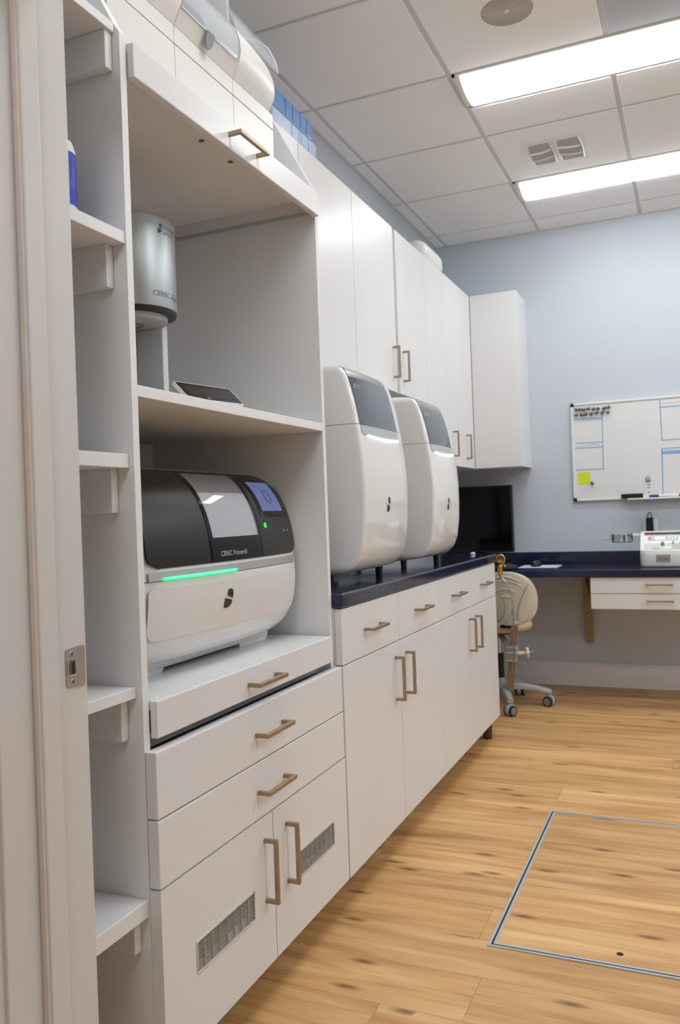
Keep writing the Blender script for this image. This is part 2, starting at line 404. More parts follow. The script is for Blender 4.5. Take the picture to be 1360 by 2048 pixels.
troffer(*LIGHTS[2], 'bright ceiling light fixture between the air vent and the back wall')
troffer(*LIGHTS[0], 'unseen ceiling light placed to brighten the tall cabinet bay, before the round speaker')  # out-of-view troffer, its row chosen to brighten the tall cabinet bay
for l in LIGHTS[3:]: troffer(*l, 'unseen ceiling light added as fill in the open part of the room away from the cabinets')
t = thing('hall_light', 'square ceiling light in the hallway behind the doorway', 'light', (-.2, -.5, ZC-.01))
bx('frame', M_wht, t, -.52, .12, -.82, -.18, ZC-.03, ZC-.01, .004); bx('lens', M_hlens, t, -.49, .09, -.79, -.21, ZC-.036, ZC-.030, .002)

# air vent
vx, vy = -.574, 4.185
t = thing('air_vent', 'white ceiling air vent with two curved louvre grilles', 'vent', (vx, vy, ZC))
bm = BM(); box(bm, vx-.155, vx+.155, vy-.165, vy+.165, ZC-.006, ZC+.004, .004); newobj('face_plate', bm, M_wht, t)
for s in (-1, 1):
    cxv = vx+s*.068
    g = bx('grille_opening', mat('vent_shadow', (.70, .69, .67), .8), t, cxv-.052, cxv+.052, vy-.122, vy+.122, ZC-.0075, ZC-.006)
    for k in range(1, 3):
        bm = BM(); yk = vy-.122+.244*k/3
        tube(bm, [(cxv-.052+.104*i/8, yk+s*.022*((i-4)/4)*.5+.012*(1-((i-4)/4)**2), ZC-.010) for i in range(9)], .006, 6); newobj('louvre', bm, M_wht, t)
    for e in (-1, 1):
        bm = BM(); tube(bm, [(cxv+e*(.052+.006*math.sin(math.pi*i/8)), vy-.122+.244*i/8, ZC-.008) for i in range(9)], .004, 6); newobj('grille_rim', bm, M_wht, t)

# speaker
sx, sy = -.553, 2.925
t = thing('ceiling_speaker', 'round grey perforated ceiling speaker', 'speaker', (sx, sy, ZC))
bm = BM(); lathe(bm, [(.001, ZC+.002), (.098, ZC+.002), (.098, ZC-.003), (.092, ZC-.005), (.001, ZC-.006)], (sx, sy, 0), n=48); newobj('grille', bm, mat('speaker_grille', (.80, .79, .77), .6), t, True, 40)
for k in range(1, 9):
    r = .01*k+.008
    bm = BM(); tube(bm, [(sx+r*math.cos(2*math.pi*i/40), sy+r*math.sin(2*math.pi*i/40), ZC-.0062) for i in range(40)], .0014, 4, True); newobj('grille_ring', bm, mat('speaker_ring', (.70, .69, .67), .6), t)
bm = BM(); cyl(bm, (sx, sy, ZC-.009), (sx, sy, ZC-.004), .008); newobj('centre_cap', bm, M_wht, t)

# ------------------------------------------------------------------ floor hatch
M_hfr = mat('hatch_metal', (.74, .745, .75), .4, .35, var=.03)
HXa, HXb, HYa, HYb = -.536, .475, 2.098, 3.112
t = thing('floor_hatch', 'square wood-topped floor access hatch with slim metal edge frame', 'hatch', (HXa, HYa, 0))
yy = HYa+.02; k = 0
while yy < HYb-.03:
    y2 = min(yy+PW, HYb-.02)
    bm = BM(); box(bm, HXa+.02, HXb-.02, yy+.0003, y2-.0003, .0002, .0022, .0003, 1); newobj('lid_plank', bm, M_wood, t); yy = y2; k += 1
for d0, d1, m, z in ((0, .0075, M_hfr, .0030), (.0075, .0125, M_dark, .0016), (.0125, .0205, M_hfr, .0030)):
    for q in range(4):
        a, b, c, d = HXa+d0, HXb-d0, HYa+d0, HYb-d0; w = d1-d0
        r_ = [(a, a+w, c, d), (b-w, b, c, d), (a+w, b-w, c, c+w), (a+w, b-w, d-w, d)][q]
        bx('frame_strip' if m is M_hfr else 'frame_gap', m, t, *r_, .0001, z)
bm = BM(); cyl(bm, (-.2138, 2.167, .0020), (-.2138, 2.167, .0026), .0085, n=16); newobj('lift_hole', bm, M_dark, t)

# ------------------------------------------------------------------ handles (shared meshes)
def handle_mesh(L, vertical):
    bm = BM(); p, s = .034, .0095
    def q(x0, x1, a0, a1): 
        if vertical: box(bm, x0, x1, -s/2, s/2, a0, a1, .0008, 1)
        else: box(bm, x0, x1, a0, a1, -s/2, s/2, .0008, 1)
    q(p-s, p, -L/2, L/2); q(0, p-s+.001, -L/2, -L/2+s); q(0, p-s+.001, L/2-s, L/2)
    return meshdata('handle', bm, M_bronze)
HH = handle_mesh(.137, False); HV = handle_mesh(.147, True)
def handle_h(parent, x, yc, z): return place('handle', HH, parent, (x, yc, z))
def handle_v(parent, x, yc, z): return place('handle', HV, parent, (x, yc, z))

# ------------------------------------------------------------------ tall cabinet
Y0, Y1 = 1.254, 2.126; XK, XT = -.957, -.932
t = tc_ = thing('tall_cabinet', 'tall white cabinet with open machine bays, drawers and vented doors', 'cabinet', (-1.25, 1.69, 0))
prof = [(XK, .106), (XK, 2.052), (XK-.010, 2.066), (-1.22, 2.535), (-1.22, ZC-.004), (XW+.002, ZC-.004), (XW+.002, 0), (-1.03, 0), (-1.03, .106)]
for a in (Y0, Y1-.018):
    bm = BM(); prism(bm, prof, lambda p, q, s: (p, a+s, q), .018); newobj('side_panel', bm, M_shelf, t)
ya, yb = Y0+.018, Y1-.018
bx('back_panel', M_shelf, t, XW+.004, XW+.016, ya, yb, .12, 2.02)
bx('top_panel', M_beige, t, XW+.016, XK-.001, ya, yb, 2.020, 2.038)
bx('middle_shelf', M_shelf, t, XW+.016, XK, ya, yb, 1.371, 1.393, .0012)
bx('bottom_panel', M_shelf, t, XW+.016, XK-.002, ya, yb, .106, .124)
bx('rail', M_shelf, t, XK-.07, XK-.045, ya, yb, .69, .717)
bx('toe_kick', mat('toe_kick_laminate', (.62, .60, .58), .5), t, -1.045, -1.030, ya, yb, 0, .106)
c = bx('cleat', M_beige, t, XW+.02, XK-.014, yb-.02, yb, 1.988, 2.020); bx('edge_strip', M_alu, c, XW+.02, XK-.014, yb-.021, yb-.0002, 1.985, 1.988)
f = bx('lift_flap', M_cab, t, -.9605, -.9425, ya+.004, yb-.002, 1.974, 2.040, .0025); handle_h(f, -.9425, 1.687, 2.007)
for hy in (1.644, 1.774):
    bm = BM(); cyl(bm, (-1.030, hy, 2.0185), (-1.030, hy, 2.0202), .0065, n=16); newobj('screw_cap', bm, mat('brown_cap', (.42, .36, .30), .6), t)
p = bx('pull_out_shelf', M_cab, t, XK+.0, -.9405, 1.2745, 2.0885, .7255, .7965, .0022)
bx('shelf_board', M_cab, p, XW+.05, XK, 1.276, 2.088, .7785, .7965); handle_h(p, -.9405, 1.682, .757)
for z0, z1, hz in ((.5800, .7055, .638), (.4508, .5772, .508)):
    d = bx('drawer_front', M_cab, t, XK+.0005, XT, Y0+.001, Y1-.0005, z0, z1, .0022); handle_h(d, XT, 1.693, hz+.003)
def vent_grille(door, y0, y1, z0, z1):
    bm = BM(); x = XT
    for a in ((y0, y1, z0, z0+.0035), (y0, y1, z1-.0035, z1), (y0, y0+.0035, z0+.0035, z1-.0035), (y1-.0035, y1, z0+.0035, z1-.0035)): box(bm, x-.004, x+.0022, *a, .0006, 1)
    n = 13
    for i in range(n):
        zz = z0+.0035+(z1-z0-.007)*(i+.5)/n; cyl(bm, (x-.0012, y0+.003, zz), (x-.0012, y1-.003, zz), .0012, n=8)
    for i in range(1, 8):
        q = y0+(y1-y0)*i/8; box(bm, x-.0035, x+.0006, q-.0007, q+.0007, z0+.003, z1-.003)
    g = newobj('vent_grille', bm, M_chrome, door)
def vent_door(y0, y1, hy, g0, g1):
    # door slab built around the real cut-out
    z0, z1 = .106, .4478; bm = BM(); a, b = .2425, .3005
    prism(bm, [(y0, z0), (y1, z0), (y1, a), (y0, a)], lambda p, q, s: (XK+.0005+s, p, q), XT-XK-.0005)
    prism(bm, [(y0, b), (y1, b), (y1, z1), (y0, z1)], lambda p, q, s: (XK+.0005+s, p, q), XT-XK-.0005)
    prism(bm, [(y0, a), (g0, a), (g0, b), (y0, b)], lambda p, q, s: (XK+.0005+s, p, q), XT-XK-.0005)
    prism(bm, [(g1, a), (y1, a), (y1, b), (g1, b)], lambda p, q, s: (XK+.0005+s, p, q), XT-XK-.0005)
    bmesh.ops.remove_doubles(bm, verts=bm.verts[:], dist=1e-6)
    d = newobj('vented_door', bm, M_cab, t)
    bx('grille_backing', mat('grille_blue_dark', (.12, .145, .19), .5), d, XK-.012, XK-.002, g0-.004, g1+.004, a-.004, b+.004)
    vent_grille(d, g0-.003, g1+.003, a-.003, b+.003); handle_v(d, XT, hy, .3265); return d
vent_door(Y0+.001, 1.6905, 1.650, 1.3665, 1.592)
vent_door(1.6935, Y1-.0005, 1.758, 1.809, 2.030)

# ------------------------------------------------------------------ open shelf column beside the doorway
t = thing('shelf_column', 'narrow white open shelf column between door frame and tall cabinet', 'shelf', (-1.25, 1.15, 0))
bx('side_panel', M_shelf, t, XW+.002, XK-.02, YF1+.006, YF1+.022, 0, ZC-.01)
for z1, th, front in ((2.070, .019, -.968), (1.677, .023, -.960), (1.2615, .026, -.968), (.8265, .021, -.9705), (.431, .032, -.959)):
    bx('shelf', M_shelf, t, XW+.002, front, YF1+.022, Y0-.0005, z1-th, z1, .001, 1)
for z0, z1, x in ((1.9795, 2.051, -.974), (1.5735, 1.654, -.988), (1.1525, 1.2355, -.9945), (.7265, .8055, -.9905), (.333, .399, -.978)):
    bx('cleat', M_shelf, t, XW+.002, x, Y0-.0205, Y0-.0005, z0, z1, .001, 1)

# bottle on the shelf
b0 = (-1.022, 1.1455, 1.677)
t = thing('spray_bottle', 'white plastic bottle with blue label on the narrow shelf', 'bottle', b0)
bm = BM(); lathe(bm, [(.001, .0003), (.033, .0003), (.035, .004), (.035, .118), (.030, .135), (.016, .146), (.014, .16), (.001, .16)], b0, n=28); newobj('body', bm, M_wht, t, True, 50)
bm = BM(); lathe(bm, [(.0352, .02), (.0356, .021), (.0356, .112), (.0352, .113)], b0, n=28); newobj('label_sleeve', bm, M_bluel, t, True)
bm = BM(); lathe(bm, [(.0357, .03), (.036, .031), (.036, .095), (.0357, .096)], b0, n=28)
bmesh.ops.delete(bm, geom=[v for v in bm.verts if (v.co.x-b0[0])*.6+(v.co.y-b0[1])*.9 > .016], context='VERTS'); newobj('label_picture', bm, M_clouds, t, True)

# ------------------------------------------------------------------ base cabinets and countertop
XB = -.930; XC = -.952; YB = [2.1300, 2.6135, 3.1000, 3.5820, 4.0660]
for u, lab in ((0, 'white base cabinet with two drawers and two doors next to tall cabinet'), (2, 'white base cabinet with two drawers and two doors at the counter end by the stool')):
    y0, y1 = YB[u], YB[u+2]
    t = thing('base_cabinet', lab, 'cabinet', (-1.24, (y0+y1)/2, 0), 'base cabinets under the navy countertop')
    bm = BM(); box(bm, XW+.002, XC-.001, y0, y0+.016, .106, .8685); box(bm, XW+.002, XC-.001, y1-.016, y1-.0005, .106, .8685); box(bm, XW+.002, XC-.001, y0+.016, y1-.016, .106, .122); box(bm, XW+.002, XC-.001, y0+.016, y1-.016, .852, .8685); newobj('carcass', bm, M_cab, t)
    bx('toe_kick', MATS['toe_kick_laminate'], t, -1.045, -1.030, y0, y1-(.02 if u else 0), 0, .106)
    if u:
        bm = BM(); cyl(bm, (-.985, y1-.05, 0), (-.985, y1-.05, .106), .022, .026, 20); newobj('foot', bm, mat('brown_foot', (.34, .24, .17), .5), t)
    for k in (0, 1):
        a, b = YB[u+k]+.0015, YB[u+k+1]-.0015
        d = bx('drawer_front', M_cab, t, XC, XB, a, b, .7065, .8655, .0018); handle_h(d, XB, (a+b)/2-.006, .786)
        d = bx('door', M_cab, t, XC, XB, a, b, .106, .7035, .0018); handle_v(d, XB, (b-.049) if k == 0 else (a+.056), .586)
bm = BM(); box(bm, XW+.001, -.9256, 2.1275, 4.092, .8690, .9104, .006, 3)
tag(newobj('countertop', bm, M_navy), 'glossy navy blue countertop under the two white machines', 'countertop')

# ------------------------------------------------------------------ upper cabinets
XU = -1.2494; Z1 = 2.4608
def upper(doors, zb, lab, hand, y_off=0., name='wall_cabinet', zt=Z1):
    a, b = doors[0][0], doors[-1][1]
    t = thing(name, lab, 'cabinet', ((XU+XW)/2, (a+b)/2, zb), 'wall cabinets above the counter')
    bx('carcass', M_cab, t, XW+.001, XU-.021, a, b, zb+.002, zt)
    for i, (p, q) in enumerate(doors):
        d = bx('door', M_cab, t, XU-.020, XU, p+.0015, q-.0015, zb, zt, .0018)
        if hand[i] is not None: handle_v(d, XU, hand[i], zb+.135 if zb > 1.5 else zb+.124)
    return t
upper([(2.1275, 2.630)], 1.690, 'white wall cabinet directly beside the tall cabinet', [None])
upper([(2.631, 3.118), (3.118, 3.612)], 1.690, 'white two-door wall cabinet with one visible pull, above the first white machine', [None, 3.570])
bx_f = upper([(3.650, 4.085)], 1.690, 'white single-door wall cabinet above the gap between both white machines', [3.706])
bx('filler', M_cab, bx_f, XW+.001, XU-.012, 3.613, 3.6495, 1.692, Z1+.004)
upper([(4.086, 4.430)], 1.3885, 'white single-door wall cabinet above the second white machine', [None])
upper([(4.431, 4.752), (4.752, 5.0245)], 1.3885, 'white two-door wall cabinet with two pulls next to the corner cabinet', [4.548, 4.835])
t = thing('corner_wall_cabinet', 'white corner wall cabinet hung on the blue-grey back wall', 'cabinet', (-1.25, 5.18, 1.3885))
bx('carcass', M_cab, t, XW+.001, -.9591, 5.046, YW-.001, 1.390, Z1); bx('front_panel', M_cab, t, XU+.001, -.9591, 5.0265, 5.045, 1.3885, Z1+.001, .0015)

# ------------------------------------------------------------------ two countertop machines
LOGO = ([(.45, 1.60), (.80, 1.62), (.97, 1.44), (1.0, 1.10), (.93, .74), (.74, .90), (.44, 1.02), (.34, 1.24)], [(.12, .88), (.30, .78), (.66, .68), (.90, .56), (.82, .26), (.62, .06), (.30, -.02), (0, .02)])
def logo(parent, fn, m=M_logo, name='logo'):
    bm = BM()
    for P in LOGO: bm.faces.new([bm.verts.new(fn(a, b)) for a, b in P])
    return newobj(name, bm, m, parent)
def machine(name, label, ya, yb, zb, zt, xb, group):
    yc, w = (ya+yb)/2, (yb-ya)/2; H = zt-zb
    t = thing(name, label, 'lab machine', (-1.22, yc, .9104), group)
    # side profile (height, x) of the bowed front
    K = [(0, -1.12), (.004, -1.07), (.014, -1.014), (.029, -.995), (.049, -.979), (.084, -.965), (.164, -.954), (.244, -.951), (.32, -.951), (.394, -.957), (.464, -.966), (.551, -.982), (.614, -.998), (.653, -1.0126), (.669, -1.025), (.679, -1.045), (.684, -1.08), (.686, -1.13)]
    def P(z):
        h = (z-zb)/H*.686
        for (a, xa), (b, xb_) in zip(K, K[1:]):
            if h <= b+1e-9:
                s = (h-a)/(b-a); return xa+(xb_-xa)*s+.010
        return K[-1][1]+.010
    BW = .010
    def Xf(y, z): return P(z)-BW*min(1.2, abs((y-yc)/w))**2.2
    def ww(z):
        d = 0.
        if z < zb+.03: d = .03-math.sqrt(max(0, .03**2-(zb+.03-z)**2))
        if z > zt-.03: d = max(d, .03-math.sqrt(max(0, .03**2-(z-zt+.03)**2)))
        return w-d
    def ring(z):
        wz = ww(z); r = min(.014, wz*.4); x1 = P(z)-BW; R = [(xb, yc-wz+.0, z)]
        for i in range(1, 7): R.append((xb+(x1-r-xb)*i/6, yc-wz, z))
        for i in range(1, 7):
            a = math.pi/2*i/6; R.append((x1-r+r*math.sin(a), yc-wz+r-r*math.cos(a), z))
        for i in range(1, 14):
            y = yc-wz+r+(2*wz-2*r)*i/14; R.append((Xf(y, z) if True else 0, y, z))
        for i in range(0, 7):
            a = math.pi/2*(1-i/6); R.append((x1-r+r*math.sin(a), yc+wz-r+r*math.cos(a), z))
        for i in range(5, -1, -1): R.append((xb+(x1-r-xb)*i/6, yc+wz, z))
        return R
    zs = zb+H*.705
    zl = [zb+(zs-zb)*(1-math.cos(math.pi/2*i/30)) for i in range(31)]
    bm = BM(); loft(bm, [ring(z) for z in zl]); newobj('lower_body', bm, M_gloss, t, True, 35)
    zu = [zs+.0016+(zt-zs-.0016)*math.sin(math.pi/2*i/26) for i in range(27)]
    bm = BM(); loft(bm, [ring(z) for z in zu]); newobj('hood', bm, M_gloss, t, True, 35)
    da, db = ya+.020, yb-.068
    dsp = newobj('display', patch(Xf, rrows(zs-.002, zt-.046, da, db, .003, 18, .004), .0012, .002), M_disp, t, True, 35)
    newobj('display_crown', patch(Xf, rrows(zt-.045, zt-.0035, da, db, .002, 20, .022), .0012, .002), mat('crown_grey', (.60, .60, .60), .25, .3), t, True, 35)
    newobj('display_sill', patch(Xf, rrows(zs-.034, zs-.0025, da+.001, db-.001, .02, 14, .002), .0012, .002), M_lgrey, t, True, 35)
    bm = BM(); n = 14
    tube(bm, [(Xf(y_, z_)+.0006, y_, z_) for y_, z_ in [(da+.040+(db-da-.055)*i/n, zs-.035-.006*math.sin(math.pi*i/n)) for i in range(n+1)]], .0042, 8); newobj('light_bar', bm, M_led, t, True)
    logo(t, lambda a, b: (lambda y, z: (Xf(y, z)+.0008, y, z))(yc-.042+a*.032, zb+.202+b*.031))
    logo(dsp, lambda a, b: (lambda y, z: (Xf(y, z)+.0018, y, z))(da+.016+a*.008, zt-.083+b*.009), M_twhite, 'small_logo')
    text_mesh('lettering', 'Dentsply', .011, lambda a, b: (lambda y, z: (Xf(y, z)+.0018, y, z))(da+.028+a, zt-.075+b), M_twhite, dsp)
    text_mesh('lettering', 'Sirona', .011, lambda a, b: (lambda y, z: (Xf(y, z)+.0018, y, z))(da+.028+a, zt-.085+b), M_twhite, dsp)
    for fx, fy in ((-1.11, ya+.06), (-1.045, yb-.08), (-1.42, ya+.06), (-1.42, yb-.06)):
        bm = BM(); cyl(bm, (fx, fy, .9106), (fx, fy, zb+.012), .012, .014, 20); newobj('foot', bm, M_black, t)
    return t
machine('curing_printer', 'glossy white machine with slate screen standing next to the tall cabinet', 2.402, 2.826, .936, 1.622, -1.50, 'white machines on the counter')
machine('curing_printer', 'glossy white machine with slate screen standing nearer the black monitor', 3.145, 3.530, .936, 1.604, -1.50, 'white machines on the counter')

# ------------------------------------------------------------------ milling machine
ya, yb = 1.345, 2.077; yc, w = (ya+yb)/2, (yb-ya)/2; zb, zsm, zt = .826, 1.009, 1.2555
t = mill = thing('milling_machine', 'white and charcoal milling machine with green light bar', 'milling machine', (-1.24, yc, .7965))
BW = .030
def Pm(z):
    if z >= 1.034:
        s = min(1., (z-1.03)/(zt-1.03+.0002)); return -1.155+.137*math.sqrt(max(0, 1-s*s))+.012
    K = [(.826, -1.075), (.834, -1.048), (.85, -1.030), (.88, -1.016), (.92, -1.007), (.96, -1.002), (1.0, -1.000), (1.034, -1.004)]
    for (a, xa), (b, xb_) in zip(K, K[1:]):
        if z <= b: return xa+(xb_-xa)*max(0, (z-a)/(b-a))
    return -1.004
def Xm(y, z): return Pm(z)-BW*abs((y-yc)/w)**2.2
def wm(z):
    d = 0.
    if z < zb+.12: d = .12-math.sqrt(max(0, .12**2-(zb+.12-z)**2))
    if z > zt-.10: d = max(d, (.10-math.sqrt(max(0, .10**2-(z-zt+.10)**2)))*.75)
    return w-d
def ring_m(z, xback=-1.46):
    wz = wm(z); r = .035; x1 = Pm(z)-BW*(wz/w)**2.2; R = [(xback, yc-wz, z)]
    for i in range(1, 6): R.append((xback+(x1-r-xback)*i/5, yc-wz, z))
    for i in range(1, 7):
        a = math.pi/2*i/6; R.append((x1-r+r*math.sin(a), yc-wz+r-r*math.cos(a), z))
    for i in range(1, 18):
        y = yc-wz+r+(2*wz-2*r)*i/18; R.append((Xm(y, z), y, z))
    for i in range(7):
        a = math.pi/2*(1-i/6); R.append((x1-r+r*math.sin(a), yc+wz-r+r*math.cos(a), z))
    for i in range(4, -1, -1): R.append((xback+(x1-r-xback)*i/5, yc+wz, z))
    return R
bm = BM(); loft(bm, [ring_m(zb+(zsm-zb)*(1-math.cos(math.pi/2*i/26))) for i in range(27)]); newobj('lower_body', bm, M_millw, t, True, 35)
bm = BM(); loft(bm, [ring_m(zsm+.0016+(zt-zsm-.0016)*math.sin(math.pi/2*i/34)) for i in range(35)]); newobj('upper_shell', bm, M_millw, t, True, 35)
newobj('front_cover', patch(Xm, rrows(.885, zsm-.016, ya+.030, yb-.040, .03, 20, .012), .0007, .002), M_millw, t, True, 35)
# charcoal drum in three sections
def drum_rows(y0, y1, z0=1.036, z1=zt-.0035, rl=0., rr=0., n=30, tl=0.):
    out = []
    for i in range(n+1):
        z = z0+(z1-z0)*math.sin(math.pi/2*i/n); a, b = y0, y1
        lim = wm(z)-.020
        if rl and z < z0+rl: a += rl-math.sqrt(max(0, rl*rl-(z0+rl-z)**2))
        if rr and z < z0+rr: b -= rr-math.sqrt(max(0, rr*rr-(z0+rr-z)**2))
        out.append((z, max(a, yc-lim), min(b, yc+lim)))
    return out
G1, G2 = 1.583, 1.822
newobj('drum_section', patch(Xm, drum_rows(ya+.032, G1-.0012, rl=.03), .0042, .006), M_drum, t, True, 35)
newobj('door_frame', patch(Xm, drum_rows(G1+.0012, G2-.0012), .0042, .006), M_blackg, t, True, 35)
cp = newobj('control_section', patch(Xm, drum_rows(G2+.0012, yb-.030, rr=.03), .0042, .006), M_drum, t, True, 35)
bm = BM()
wz = [1.092+(zt-.012-1.092)*math.sin(math.pi/2*i/24) for i in range(25)]
newobj('window_lit_sheet', patch(Xm, [(z, G1+.016, G2-.018) for z in wz if z < 1.197]+[(1.197, G1+.016, G2-.018)], .0046, .002), mat('window_lit_tone', (.76, .77, .78), .35, var=.05, scale=6), t, True, 35)  # lit lower part of the window painted as a pale sheet
newobj('window_shade_sheet', patch(Xm, [(1.1972, G1+.016, G2-.018)]+[(z, G1+.016, G2-.018) for z in wz if z > 1.1972], .0046, .002), mat('window_shade_tone', (.38, .37, .36), .3, var=.1, scale=8), t, True, 35)  # shaded upper part of the window painted as a dark sheet
gl = mat('window_glass', (.75, .77, .80), .03, var=.01, coat=1.); gl.node_tree.nodes['Principled BSDF'].inputs['Alpha'].default_value = .18
newobj('window', patch(Xm, [(z, G1+.013, G2-.015) for z in wz], .0062, .001), gl, t, True, 35)
newobj('door_foot', patch(Xm, [(1.040+.047*i/6, G1+.004, G2-.004) for i in range(7)], .0052, .002), M_blackg, t, True, 35)
newobj('screen_frame', patch(Xm, rrows(1.136, 1.240, 1.850, 2.028, .01), .0052, .002), M_blackg, cp, True, 35)
scn = newobj('screen', patch(Xm, rrows(1.151, 1.2285, 1.868, 2.004, .001), .0060, .002), M_screen, cp, True, 35)
bm = BM(); tube(bm, [(lambda y, z: (Xm(y, z)+.0064, y, z))(1.938+.017*math.cos(2*math.pi*i/24), 1.190+.018*math.sin(2*math.pi*i/24)) for i in range(24)], .0008, 4, True); newobj('screen_dial', bm, mat('screen_ink', (.14, .16, .26), .4), cp)
bm = BM(); tube(bm, [(lambda y, z: (Xm(y, z)+.0052, y, z))(1.858+.0045*math.cos(2*math.pi*i/16), 1.114+.0055*math.sin(2*math.pi*i/16)) for i in range(16)], .0014, 6, True); newobj('power_ring', bm, mat('power_green', (.2, .9, .4), .3, emit=(.10, .80, .22), estr=1.0), cp)
for q in (1.975, 2.003):
    bm = BM(); n_ = 6; bm.faces.new([bm.verts.new((Xm(q+.004*math.cos(a), 1.098+.004*math.sin(a))+.0048, q+.004*math.cos(a), 1.098+.004*math.sin(a))) for a in [2*math.pi*i/n_ for i in range(n_)]]); newobj('indicator', bm, M_twhite, cp)
text_mesh('lettering', 'CEREC Primemill', .0165, lambda a, b: (lambda y, z: (Xm(y, z)+.0060, y, z))(1.620+a, 1.049+b), M_twhite, mill)
text_mesh('lettering', 'Dentsply', .014, lambda a, b: (lambda y, z: (Xm(y, z)+.0050, y, z))(1.372+a, 1.213+b), M_twhite, mill)
text_mesh('lettering', 'Sirona', .014, lambda a, b: (lambda y, z: (Xm(y, z)+.0050, y, z))(1.372+a, 1.199+b), M_twhite, mill)
newobj('ledge', patch(Xm, [(1.0105+.0185*i/8, ya+.034, yb-.033) for i in range(9)], .0008, .003), mat('silver_ledge', (.72, .72, .71), .28, .6), t, True, 35)
bm = BM(); tube(bm, [(Xm(y_, 1.0135)+.0030, y_, 1.0135) for y_ in [1.418+.262*i/20 for i in range(21)]], .0034, 8); newobj('light_bar', bm, M_green, t, True)
logo(t, lambda a, b: (lambda y, z: (Xm(y, z)+.0024, y, z))(1.628+a*.038, .929+b*.0265))
# base with feet
bm = BM(); box(bm, -1.44, -1.100, ya+.10, yb-.075, .806, .835, .008, 2); newobj('base_tray', bm, M_millw, t)
for a, b in ((ya+.02, ya+.175), (yb-.215, yb-.075)):
    bm = BM(); prism(bm, [(a, .7968), (b, .7968), (b+.012, .812), (b+.012, .834), (a, .834)], lambda p, q, s: (-1.42+s, p, q), .315); newobj('foot', bm, M_millw, t)

# ------------------------------------------------------------------ sintering furnace on the middle shelf
fx, fy, zf = -1.235, 1.636, 1.393
t = furn = thing('sintering_furnace', 'silver cylinder sintering furnace with tilted touch screen on the cabinet shelf', 'furnace', (fx, fy, zf))
R = .105; n = 48
bm = BM(); lathe(bm, [(.03, 1.864), (R-.02, 1.862), (R-.006, 1.857), (R, 1.847), (R, 1.640), (R-.001, 1.638), (.03, 1.638)], (fx, fy, 0), n=64); newobj('chamber', bm, M_alu, t, True, 40)
bm = BM(); lathe(bm, [(.03, 1.6375), (R-.0015, 1.6375), (R-.003, 1.630), (R-.02, 1.628), (.03, 1.628)], (fx, fy, 0), n=64); newobj('base_ring', bm, mat('furnace_ring', (.17, .165, .16), .4), t, True, 40)
bm = BM(); lathe(bm, [(.001, 1.6275), (.082, 1.6275), (.080, 1.615), (.075, 1.612), (.001, 1.612)], (fx, fy, 0), n=48); newobj('lift_plate', bm, mat('furnace_plate', (.72, .72, .72), .35), t, True, 40)
bm = BM(); tube(bm, [(fx+.022*math.cos(2*math.pi*i/24), fy+.022*math.sin(2*math.pi*i/24), 1.6115) for i in range(24)], .003, 6, True); newobj('plate_ring', bm, M_grey, t)
bx('column', mat('furnace_column', (.62, .62, .63), .4), t, -1.36, -1.275, 1.545, 1.715, zf+.02, 1.75, .006)
for a in (1.538, 1.7):
    bx('side_rail', M_wht, t, -1.33, -1.198, a, a+.022, zf+.001, 1.622, .003)
bm = BM(); prism(bm, [(-1.2185, 1.446), (-1.2035, 1.446), (-1.211, 1.464)], lambda p, q, s: (p, 1.7002-s, q), .0008); wl = newobj('warning_label', bm, M_yellow, t)
bm = BM(); prism(bm, [(-1.212, 1.449), (-1.210, 1.449), (-1.2105, 1.458), (-1.2115, 1.458)], lambda p, q, s: (p, 1.6993-s, q), .0004); newobj('warning_bolt', bm, M_dark, wl)
bm = BM(); ring = [(fx+.13+.055*math.cos(a), fy+.135*math.sin(a)) for a in [math.pi/2-math.pi*i/20 for i in range(21)]]+[(-1.40, fy-.135), (-1.40, fy+.135)]
prism(bm, ring, lambda p, q, s: (p-.085+.05, q, zf+.0003+s), .016); newobj('base', bm, M_grey, t)
# tilted display
A, B = Vector((-1.062, 1.542, 1.4465)), Vector((-1.0275, 1.722, 1.4485)); dn = Vector((.044, -.005, -.0425))
nrm = (B-A).cross(dn).normalized(); nrm = nrm if nrm.x > 0 else -nrm
bm = BM(); Q = [A, B, B+dn, A+dn]; bm_v = [bm.verts.new(p) for p in Q]+[bm.verts.new(p-nrm*.009) for p in Q]
for q in ((0, 1, 2, 3), (7, 6, 5, 4), (0, 4, 5, 1), (1, 5, 6, 2), (2, 6, 7, 3), (3, 7, 4, 0)): bm.faces.new([bm_v[i] for i in q])
tab = newobj('touch_panel', bm, M_wht, t)
def inset(d, m, nm, off):
    bm = BM(); u_ = (B-A).normalized(); v_ = dn.normalized(); Q = [A+u_*d+v_*d, B-u_*d+v_*d, B-u_*d+dn-v_*d, A+u_*d+dn-v_*d]
    V = [bm.verts.new(p+nrm*off) for p in Q]; bm.faces.new(V); newobj(nm, bm, m, tab)
inset(.0018, mat('panel_bezel', (.08, .08, .08), .12, coat=.5), 'bezel', .0003); inset(.013, mat('panel_screen', (.16, .16, .16), .12, coat=.5), 'screen', .0006)
bm = BM(); pm = (A+B)/2+dn*.9-nrm*.009
box(bm, -1.05, -1.01, 1.60, 1.67, zf+.0005, zf+.02); newobj('panel_foot', bm, M_grey, t)
def cylmap(a0, z0): return lambda a, b: (fx+(R+.0006)*math.cos(a0+a/R), fy+(R+.0006)*math.sin(a0+a/R), z0+b)
A0 = math.radians(-17)
logo(t, lambda a, b: cylmap(A0, 1.812)(a*.013, b*.0135))
text_mesh('lettering', 'Dentsply', .014, lambda a, b: cylmap(A0, 1.824)(.017+a, b), M_tgrey, t)
text_mesh('lettering', 'Sirona', .014, lambda a, b: cylmap(A0, 1.811)(.017+a, b), M_tgrey, t)
